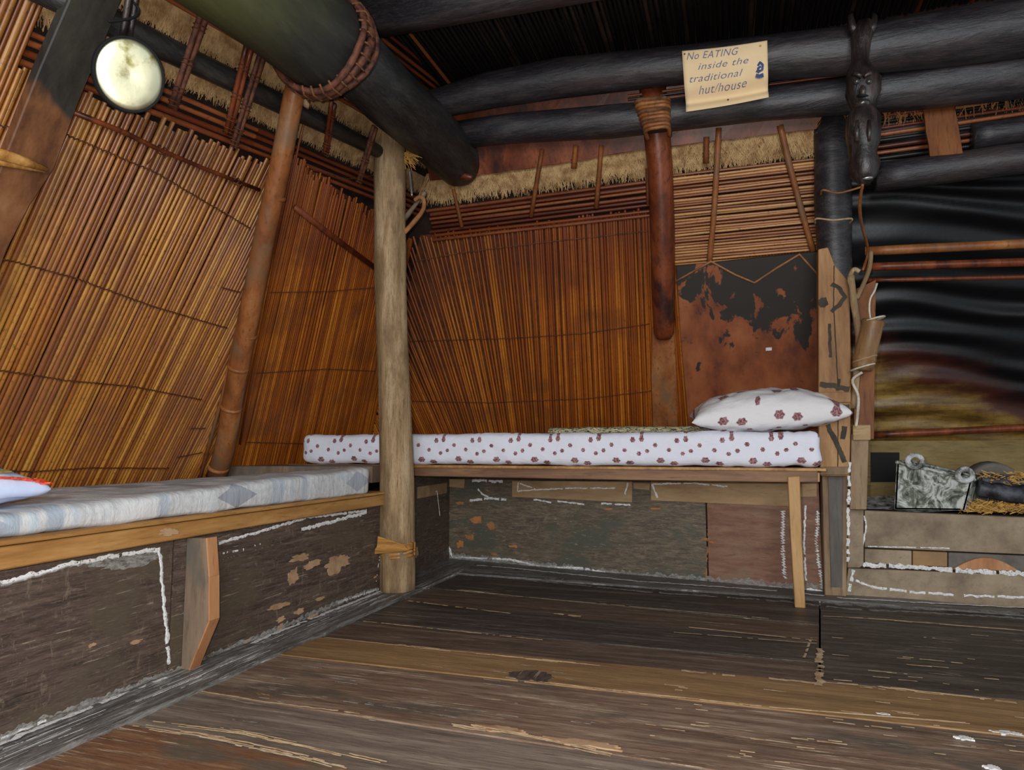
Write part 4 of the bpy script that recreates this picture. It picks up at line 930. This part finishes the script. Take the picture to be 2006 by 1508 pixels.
# pegs and hooks on the post
hk = thing('bent_stick', 'orange-brown bent stick hanging on the grey post by a peg', 'stick', ony(825, 390, 2.6))
tube('peg', lerps(ony(790, 432, 2.62), ony(833, 376, 2.56), 5), [.012, .011, .010, .009, .007], M['bracket_side'], hk, 8, .2)
tube('hook', smoothpath([ony(813, 392, 2.56), ony(822, 386, 2.55), ony(830, 392, 2.55), ony(829, 410, 2.57), ony(815, 430, 2.6), ony(790, 458, 2.62)], 5), .0098, M['flake_orange'], hk, 8, .2)
mr = tube('metal_hook', smoothpath([ony(802, 334, 2.57), ony(804, 350, 2.57), ony(806, 370, 2.56), ony(807, 384, 2.56)], 3), .0045, M['metal_grey'], None, 8); tag(mr, 'thin grey metal rod hanging beside the grey post top', 'hook')
fb = []
for k in range(60):
    c = ony(random.uniform(790, 806), random.uniform(296, 312), 2.6); d = V((random.uniform(0, 1), random.uniform(-.3, .3), random.uniform(-1, .1))).normalized() * random.uniform(.02, .085); s_ = V((.0012, 0, .0008))
    fb.append(([c - s_, c + s_, c + d + s_ * .5, c + d - s_ * .5], [(0, 1, 2, 3)]))
vv, ff = merge(fb); o = put('frayed_fibre', mesh('frayed_fibre', vv, ff, [M['tinder']])); tag(o, 'small frayed yellow fibre tuft at the top of the grey post', 'fibre', None, 'stuff')

# ============================================================ LEFT BED
def soft_box(name, x0, x1, y0, y1, z0, z1, r, m, parent, res=.02, fn=None):
    c = V(((x0 + x1) / 2, (y0 + y1) / 2, (z0 + z1) / 2)); hx, hy_, hz = (x1 - x0) / 2, (y1 - y0) / 2, (z1 - z0) / 2
    bm = bmesh.new(); cache = {}
    def vert(p):
        k = (round(p.x, 4), round(p.y, 4), round(p.z, 4))
        if k not in cache:
            i = V((max(-hx + r, min(hx - r, p.x)), max(-hy_ + r, min(hy_ - r, p.y)), max(-hz + r, min(hz - r, p.z))))
            d = p - i; q_ = i + (d.normalized() * r if d.length > 1e-6 else V()); w_ = q_ + c
            if fn: w_ = fn(w_, (q_ - i).normalized() if d.length > 1e-6 else V())
            cache[k] = bm.verts.new(w_)
        return cache[k]
    def lin(a, n): return [-a + 2 * a * i / n for i in range(n + 1)]
    X, Y, Z = lin(hx, max(2, int(2 * hx / res))), lin(hy_, max(2, int(2 * hy_ / res))), lin(hz, max(4, int(2 * hz / (res * .6))))
    def grid(A, B, f):
        for i in range(len(A) - 1):
            for j in range(len(B) - 1):
                try: bm.faces.new([vert(f(A[i], B[j])), vert(f(A[i + 1], B[j])), vert(f(A[i + 1], B[j + 1])), vert(f(A[i], B[j + 1]))])
                except ValueError: pass
    for s in (-1, 1):
        grid(X, Y, lambda a, b: V((a, b, s * hz))); grid(X, Z, lambda a, b: V((a, s * hy_, b))); grid(Y, Z, lambda a, b: V((s * hx, a, b)))
    bmesh.ops.recalc_face_normals(bm, faces=bm.faces); me = bpy.data.meshes.new(name); bm.to_mesh(me); bm.free(); me.materials.append(m)
    for p in me.polygons: p.use_smooth = True
    return put(name, me, parent)
bl_ = thing('bed_platform', 'low plank bed base along the left wall with tan front rail', 'bed', (-1.8, 1.4, .4))
board('front_rail', [(-1.40, .2, .362), (-1.40, .9, .358), (-1.40, 1.6, .365), (-1.40, 2.2, .368), (-1.40, 2.62, .368), (-1.40, 2.62, .412), (-1.40, .2, .402)], (-.04, 0, 0), M['rail_tan'], bl_, .003)
board('top_board', [(-1.394, .2, .405), (-1.394, 2.60, .414), (-1.394, 2.60, .424), (-1.394, .2, .417)], (-.12, 0, 0), M['rail_tan'], bl_, .002)
for k in range(4):
    board('deck_board', [(-1.52 - k * .165, .2, .412), (-1.52 - k * .165, 2.56, .416), (-1.52 - (k + 1) * .165 + .004, 2.56, .416), (-1.52 - (k + 1) * .165 + .004, .2, .412)], (0, 0, -.02), M['rail_brown'], bl_)
br = thing('bed_bracket', 'upright plank bracket with orange edge holding up the left bed', 'bracket', onK(365, 1315))
yb_ = 1.515
bq = [V((KX, yb_, .36)), ony(404, 1054, yb_), ony(409, 1130, yb_), ony(409, 1216, yb_), ony(368, 1316, yb_), V((KX, yb_, .004))]
board('plank', bq, (0, .034, 0), M['bracket_side'], br, .002)
for i in (1, 2, 3):
    a_, b_2 = bq[i], bq[i + 1]; n_v = EY.cross(b_2 - a_).normalized(); n_v = n_v if n_v.x > 0 else -n_v
    board('worn_edge', [a_ + V((0, -.001, 0)), b_2 + V((0, -.001, 0)), b_2 + n_v * .004 + V((0, -.001, 0)), a_ + n_v * .004 + V((0, -.001, 0))], (0, .036, 0), M['bracket_edge'], br)
blob('rail_knot', V((-1.3985, 1.42, .386)), .03, .010, EY, EZ, EX, M['flake'], bl_, .002, seed=5)
# grey patchwork mattress
t = NT('grey_sheet'); co = t.coord(False); s3 = t.node('ShaderNodeSeparateXYZ'); t.L(co, s3.inputs[0])
yv, zv, xv = s3.outputs[1], s3.outputs[2], s3.outputs[0]
drop = t.math('SUBTRACT', t.math('MULTIPLY', xv, -1), zv)           # unrolled across the top and down the side
n1 = t.noise(co, 60, 4, .7); warp = t.math('MULTIPLY', t.noise(co, 6, 3, .5), .02)
yw = t.math('ADD', yv, warp)
basec = t.mix(t.step(n1, .4, .7), hexc(206, 206, 206), hexc(186, 188, 190))
def band(y0, y1): return t.math('MULTIPLY', t.step(yw, y0 - .006, y0 + .006), t.math('SUBTRACT', 1, t.step(yw, y1 - .006, y1 + .006)))
col = basec
for (y0, y1, c) in ((1.015, 1.05, (168, 178, 188)), (1.07, 1.09, (188, 200, 206)), (1.11, 1.15, (166, 176, 186)), (1.17, 1.185, (190, 196, 204)), (1.29, 1.40, (214, 214, 214)), (1.41, 1.44, (178, 184, 192)), (1.86, 1.92, (176, 184, 192)), (1.95, 1.965, (190, 196, 204)), (2.02, 2.05, (180, 186, 194)), (.9, .96, (170, 178, 186))):
    col = t.mix(band(y0, y1), col, hexc(*c))
for (y0, z0, a_, b_2, c) in ((1.70, .462, .085, .036, (156, 160, 168)), (.985, .44, .05, .03, (160, 166, 176)), (2.38, .475, .09, .04, (168, 172, 180)), (2.30, .50, .05, .03, (190, 194, 198))):
    dd = t.math('ADD', t.math('ABSOLUTE', t.math('DIVIDE', t.math('SUBTRACT', yw, y0), a_)), t.math('ABSOLUTE', t.math('DIVIDE', t.math('SUBTRACT', zv, z0), b_2)))
    col = t.mix(t.step(dd, 1.04, .98), col, hexc(*c))
wr = t.noise(co, 9, 6, .6, (1, 2.2, 1), .6)
M['grey_sheet'] = t.done(col, .9, wr, .45, .014, .1)
def lmat(w_, n_):
    k = (w_.y - 1.0); 
    if w_.z > .44: w_ = w_ + V((0, 0, .040 * k * (1 - .75 * min(1, max(0, (-1.45 - w_.x) / .65)))))
    w_ = w_ + V(n_) * (.006 * mnoise.noise(w_ * 9) + .005 * mnoise.noise(V((w_.x * 8, w_.y * 24 + w_.z * 40, w_.z * 12))))
    return w_
lm = soft_box('left_mattress', -2.12, -1.412, .35, 2.47, .420, .468, .020, M['grey_sheet'], None, .022, lmat)
lm.name = 'mattress'; tag(lm, 'thin mattress in a pale grey patchwork sheet on the left bed', 'mattress')
sb3 = thing('corner_shelf', 'grey plank filling the corner beyond the left mattress', 'board', (-1.8, 2.68, .45))
board('plank', [(-2.16, 2.49, .526), (-1.47, 2.58, .528), (-1.47, 2.865, .528), (-2.16, 2.865, .526)], (0, 0, -.07), M['bracket_side'], sb3, .002)

# ============================================================ BACK BED
bb_ = thing('bed_platform', 'plank bed base along the back wall with brown front rail and one leg', 'bed', (-.8, 3.2, .5))
board('front_rail', [ony(u, v, 2.87) for (u, v) in ((806, 932), (1100, 938), (1400, 943), (1602, 945), (1602, 919), (1400, 920), (1100, 917), (806, 914))], (0, .035, 0), M['rail_brown'], bb_, .003)
board('top_board', [(-2.1, 2.862, .528), (.33, 2.862, .528), (.33, 2.95, .528), (-2.1, 2.95, .528)], (0, 0, -.012), M['rail_tan'], bb_, .002)
for k in range(4): board('deck_board', [(-2.1, 2.955 + k * .15, .527), (.33, 2.955 + k * .15, .527), (.33, 3.1 + k * .15, .527), (-2.1, 3.1 + k * .15, .527)], (0, 0, -.015), M['rail_brown'], bb_)
board('front_rail', [(-2.1, 2.872, .48), (-1.45, 2.872, .478), (-1.45, 2.872, .516), (-2.1, 2.872, .516)], (0, .035, 0), M['rail_brown'], bb_, .002)
fx0, fx1 = ony(1557, 1186, 2.855).x, ony(1578, 1191, 2.855).x
board('leg', [ony(1543, 934, 2.855), ony(1567, 932, 2.855), ony(1571, 1060, 2.855), V((fx1, 2.855, 0)), V((fx0, 2.855, 0)), ony(1549, 1060, 2.855)], (0, .03, 0), M['leg_wood'], bb_, .003)
board('end_block', [ony(*p, 2.90) for p in ((1570, 925), (1606, 925), (1606, 944), (1570, 944))], (0, .05, 0), M['leg_wood'], bb_, .002)
# flowered cloth
def flowers(name, spots, pu, pv, bump_s=.4, base=(222, 222, 232), usign=1, off=(0, 0)):
    t = NT(name); co = t.coord(False); s3 = t.node('ShaderNodeSeparateXYZ'); t.L(co, s3.inputs[0])
    u = t.math('ADD', s3.outputs[0], off[0]); v = t.math('ADD', t.math('SUBTRACT', s3.outputs[2], s3.outputs[1]), off[1])
    wv = t.noise(co, 5, 2, .5); u = t.math('ADD', u, t.math('MULTIPLY', wv, .02))
    mask = None
    for (a, b, r) in spots:
        du = t.math('MULTIPLY', t.math('SUBTRACT', t.math('FRACT', t.math('DIVIDE', t.math('SUBTRACT', u, a - pu / 2), pu)), .5), pu)
        dv = t.math('MULTIPLY', t.math('SUBTRACT', t.math('FRACT', t.math('DIVIDE', t.math('SUBTRACT', v, b - pv / 2), pv)), .5), pv)
        d = t.math('SQRT', t.math('ADD', t.math('MULTIPLY', du, du), t.math('MULTIPLY', dv, dv)))
        an = t.math('ARCTAN2', dv, du); pet = t.math('ADD', t.math('MULTIPLY', t.math('COSINE', t.math('MULTIPLY', an, 6)), .09), .93)
        k = t.math('DIVIDE', d, t.math('MULTIPLY', pet, r)); k = t.math('SUBTRACT', 1, t.step(k, .80, 1.04))
        mask = k if mask is None else t.math('MAXIMUM', mask, k)
    nn = t.noise(co, 160, 3, .7); fc = t.mix(t.step(nn, .44, .58), hexc(112, 68, 74), hexc(172, 134, 134))
    wr = t.noise(co, 10, 5, .55, (1, 1, 1.6), .5)
    cl = t.mix(mask, hexc(*base), fc)
    return t.done(cl, .9, wr, bump_s * 1.8, .014, .1)
sp_ = [(.055, .020, .0105), (.112, .0, .010), (.0, .045, .0115), (.167, -.016, .010), (.075, -.048, .019), (.130, -.066, .019), (.020, -.004, .010), (.145, .040, .0115)]
sp_ = [s for s in sp_ if s[2] > 0]
M['flower_sheet'] = flowers('flower_sheet', sp_, .18, .16, .3, off=(0, 2.27))
def bmat(w_, n_):
    x_ = w_.x
    w_ = w_ + V(n_) * (.005 * mnoise.noise(w_ * 7) + .0035 * mnoise.noise(V((x_ * 22 + w_.z * 20, w_.y * 7, w_.z * 10))))
    if w_.z < .58: w_.z -= .007 * max(0, mnoise.noise(V((x_ * 6, 0, 0)))) ; 
    if x_ > .18: w_ += V(n_) * .008 * mnoise.noise(V((x_ * 40, w_.z * 18, w_.y * 5)))
    return w_
bm_ = soft_box('mattress', -2.035, .322, 2.868, 3.50, .532, .672, .036, M['flower_sheet'], None, .02, bmat)
tag(bm_, 'thick mattress in a white sheet with plum flower print on the back bed', 'mattress')
# folded dark patterned cloth lying at the back
t = NT('patterned_cloth'); co = t.coord(False); g = t.noise(co, 14, 3, .5, (1, 1, 5), 2.5)
M['patterned_cloth'] = t.done(t.ramp(g, [(.47, hexc(176, 166, 130)), (.5, hexc(44, 52, 46)), (.56, hexc(60, 62, 50)), (.6, hexc(196, 186, 150))]), .9, g, .3, .004, .1)
pc = soft_box('folded_cloth', -.84, .02, 3.10, 3.36, .670, .704, .014, M['patterned_cloth'], None, .02, lambda w_, n_: w_ + V(n_) * .006 * mnoise.noise(w_ * 14) - V((0, 0, .012 * max(0, -.55 - w_.x))))
tag(pc, 'folded dark and cream patterned cloth lying beside the flowered pillow', 'cloth')
def pillow(name, c, hw, hd, hh, m, parent=None, rot=0, tilt=0, n=40, corner=.07, roll=0):
    bm = bmesh.new(); R_ = Matrix.Rotation(rot, 3, 'Z') @ Matrix.Rotation(tilt, 3, 'X') @ Matrix.Rotation(roll, 3, 'Y'); g = {}
    for s in (1, -1):
        for i in range(n + 1):
            for j in range(n + 1):
                u, v = -1 + 2 * i / n, -1 + 2 * j / n; e = i in (0, n) or j in (0, n)
                if e and s < 0: g[(s, i, j)] = g[(1, i, j)]; continue
                th = max(0, (1 - u * u)) ** .42 * max(0, (1 - v * v)) ** .42
                pin = 1 - corner * (1 - abs(u)) * abs(v) ** 4 - corner * (1 - abs(v)) * 0
                x_, y_ = u * hw * (1 - corner * (1 - v * v) * abs(u) ** 3), v * hd * (1 - corner * 1.2 * (1 - u * u) * abs(v) ** 3)
                z_ = s * th * hh * (1 if s > 0 else .62)
                p = V((x_, y_, z_)); p.z += s * .010 * th * mnoise.noise(V((u * 3.2, v * 3.2, s * 4))) + s * .004 * mnoise.noise(V((u * 9, v * 4, s)))
                g[(s, i, j)] = bm.verts.new(R_ @ p + V(c))
        for i in range(n):
            for j in range(n): bm.faces.new([g[(s, i, j)], g[(s, i + 1, j)], g[(s, i + 1, j + 1)], g[(s, i, j + 1)]])
    bmesh.ops.recalc_face_normals(bm, faces=bm.faces); me = bpy.data.meshes.new(name); bm.to_mesh(me); bm.free(); me.materials.append(m)
    for p in me.polygons: p.use_smooth = True
    return put(name, me, parent)
M['flower_pillow'] = flowers('flower_pillow', [(.03, .03, .023), (.10, .015, .023), (.16, .085, .012), (.07, .10, .013), (.0, .12, .012), (.13, -.045, .013), (.03, -.05, .013)], .21, .21, .35, base=(222, 218, 218), off=(.06, 2.42))
pl = pillow('pillow', (.122, 3.08, .746), .308, .19, .110, M['flower_pillow'], None, .10, .12, 44, .10, -.05); tag(pl, 'white pillow with plum flowers at the right end of the back bed', 'pillow')
# pale blue pillow at the left edge
M['blue_pillow'] = plain('blue_pillow', (206, 216, 240), .85, (188, 200, 228), scale=6); M['red_print'] = plain('red_print', (222, 58, 36), .8, (232, 96, 60)); M['yellow_print'] = plain('yellow_print', (196, 172, 88), .8); M['blue_print'] = plain('blue_print', (88, 128, 182), .8)
bpw = thing('pillow', 'pale blue pillow with red scalloped edge print on the grey mattress', 'pillow', (-1.62, 1.15, .5))
fe = onz(35, 984, .482); re_ = onz(90, 972, .49)
pc_ = V((fe.x - .115, re_.y - .205, .507)); pillow('cover', pc_, .13, .205, .062, M['blue_pillow'], bpw, 0, 0, 30, .16)
def on_p(u, v, k=1.03):       # point on the pillow cover, u,v in -1..1
    th = (1 - u * u) ** .42 * (1 - v * v) ** .42
    return pc_ + V((u * .13 * (1 - .16 * (1 - v * v) * abs(u) ** 3), v * .205 * (1 - .19 * (1 - u * u) * abs(v) ** 3), th * .062 * k + .0015))
for seg_ in range(26):
    v = -.95 + 1.9 * seg_ / 25
    blob('red_print', on_p(.90, min(.96, v)), .010, .016, EX, EY, V((.6, 0, .8)), M['red_print'], bpw, .003, 12, .5, seg_)
for seg_ in range(14):
    u = -.9 + 1.8 * seg_ / 13
    blob('red_print', on_p(u, .93), .014, .010, EX, EY, V((0, .5, .85)), M['red_print'], bpw, .003, 12, .5, seg_ + 40)
ribbon('blue_print', [on_p(.85, .1), on_p(.6, .3), on_p(.35, .5), on_p(.3, .7), on_p(.5, .86)], .010, (.3, 0, .95), M['blue_print'], bpw, 0, .4, .006, .002)
blob('yellow_print', on_p(.74, .42), .012, .035, V((.8, 0, -.2)), EY, V((.5, 0, .85)), M['yellow_print'], bpw, .003, 16, .3, 2)

# ============================================================ BRASS DISC
gg = thing('brass_disc', 'round shiny brass disc with a dark rim hanging from two canes', 'gong', onx(255, 147, -1.44))
gc = onx(255, 147, -1.43)
tocam = (EYE + V((-.075, .03, .065)) - gc).normalized(); gn = (tocam + RT * .30).normalized()
gx = gn.cross(EZ).normalized() * -1; gy = gn.cross(gx).normalized(); gy = gy if gy.z > 0 else -gy
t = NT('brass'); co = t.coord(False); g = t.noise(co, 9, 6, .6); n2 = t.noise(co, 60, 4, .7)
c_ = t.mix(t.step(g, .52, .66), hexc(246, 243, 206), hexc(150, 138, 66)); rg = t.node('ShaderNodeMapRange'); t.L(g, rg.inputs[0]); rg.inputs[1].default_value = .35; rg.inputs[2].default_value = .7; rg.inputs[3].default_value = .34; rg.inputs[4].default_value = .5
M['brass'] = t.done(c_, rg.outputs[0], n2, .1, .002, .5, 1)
R_ = .083
prof = [(0, 0), (.0015, .3), (.002, .6), (.001, .85), (-.001, .96), (-.004, 1.0), (-.012, 1.0), (-.012, 0)]
def disc(name, prof, m, sx=1, sy=1):
    vs_, fs = [], []; seg = 48
    for (h, r) in prof:
        for k in range(seg):
            a = 2 * math.pi * k / seg; vs_.append(gc + gn * h + gx * (math.cos(a) * (r + 1e-4) * R_ * sx) + gy * (math.sin(a) * (r + 1e-4) * R_ * sy))
    for i in range(len(prof) - 1):
        for k in range(seg): fs.append((i * seg + k, i * seg + (k + 1) % seg, (i + 1) * seg + (k + 1) % seg, (i + 1) * seg + k))
    return put(name, mesh(name, vs_, fs, [m], True), gg)
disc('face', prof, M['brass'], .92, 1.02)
disc('rim', [(-.004, 1.0), (-.001, 1.02), (-.002, 1.07), (-.02, 1.09), (-.03, 1.06), (-.03, .9)], M['black'], .92, 1.02)
for s in (-1, 1): tube('hanging_cane', lerps(onx(246 + s * 7, 76, -1.455), onx(262 + s * 7, -25, -1.40), 5), .0075, M['figure'], gg, 8, .1)
tube('tie', smoothpath([onx(212, 42, -1.43), onx(235, 40, -1.42), onx(262, 34, -1.41), onx(272, 20, -1.41), onx(262, 5, -1.41)], 5), .0035, M['black'], gg, 6)

# ============================================================ PAPER NOTICE
sg = thing('paper_notice', 'cream paper notice with handwritten blue lettering pinned to the black logs', 'sign', ony(1420, 160, 2.6))
M['paper'] = plain('paper', (232, 206, 164), .8, (224, 194, 150), scale=4); M['ink'] = plain('ink', (98, 104, 134), .7, (84, 92, 128)); M['ink_blue'] = plain('ink_blue', (62, 78, 126), .7)
SY = 2.585
TL, TR, BR, BL = ony(1336, 100, SY), ony(1503, 79, SY), ony(1506, 190, SY + .06), ony(1344, 219, SY + .06)
def paper(u, v, d=0):       # u right, v down, both 0..1; the sheet folds in below v = .72 and flares out
    p = TL.lerp(TR, u).lerp(BL.lerp(BR, u), v); dy = .035 * math.exp(-((v - .78) / .12) ** 2) + .008 * math.sin(u * 3)
    return p + V((0, dy - d, 0))
vs_, fs = [], []; n_, m_ = 20, 40
for j in range(m_ + 1):
    for i in range(n_ + 1): vs_.append(paper(i / n_, j / m_))
for j in range(m_):
    for i in range(n_): fs.append((j * (n_ + 1) + i, j * (n_ + 1) + i + 1, (j + 1) * (n_ + 1) + i + 1, (j + 1) * (n_ + 1) + i))
me = mesh('sheet', vs_, fs, [M['paper']], True); o = put('sheet', me, sg); sheet_o = o; md = o.modifiers.new('thick', 'SOLIDIFY'); md.thickness = .0012
def lettering(txt, u0, v0, w_, h_, slope=0.0, shear=.35):
    cu_ = bpy.data.curves.new('t', 'FONT'); cu_.body = txt; cu_.size = 1; cu_.shear = shear; cu_.space_character = 1.08; cu_.offset = -.004
    to = bpy.data.objects.new('t', cu_); COL.objects.link(to); dg = bpy.context.evaluated_depsgraph_get(); dg.update()
    me = bpy.data.meshes.new_from_object(to.evaluated_get(dg)); bpy.data.objects.remove(to)
    bm = bmesh.new(); bm.from_mesh(me); bmesh.ops.subdivide_edges(bm, edges=[e for e in bm.edges if e.calc_length() > .25], cuts=2); 
    xs = [v.co.x for v in bm.verts]; a_, b_2 = min(xs), max(xs)
    for v in bm.verts:
        k = (v.co.x - a_) / (b_2 - a_); wob_ = .05 * mnoise.noise(V((v.co.x * 1.3, len(txt), 0)))
        v.co = paper(u0 + w_ * k, v0 - (v.co.y + wob_) * h_ - slope * k, .0022)
    bm.to_mesh(me); bm.free(); me.materials.clear(); me.materials.append(M['ink']); put('lettering', me, sheet_o)
lettering('No EATING', .05, .155, .62, .17, -.005); lettering('inside the', .18, .335, .60, .16); lettering('traditional', .07, .53, .64, .17, -.005); lettering('hut/house', .17, .70, .58, .15)
def strk(pts, w_, m='ink_blue'): ribbon('emblem', [paper(*p, .003) for p in pts], w_, -EY, M[m], sheet_o, 0, .3, .004, .001)
strk([(.885, .42), (.91, .36), (.94, .42), (.935, .50), (.89, .52), (.885, .46), (.92, .44)], .009); strk([(.86, .565), (.90, .585), (.945, .575)], .02); strk([(.865, .50), (.90, .54)], .008)
ball('pin', paper(.52, .87, .004), .0035, M['cord'], sg); ball('pin', paper(.92, .08, .004), .0035, M['yellow_print'], sg); ball('pin', paper(.03, .06, .004), .003, M['cord'], sg)
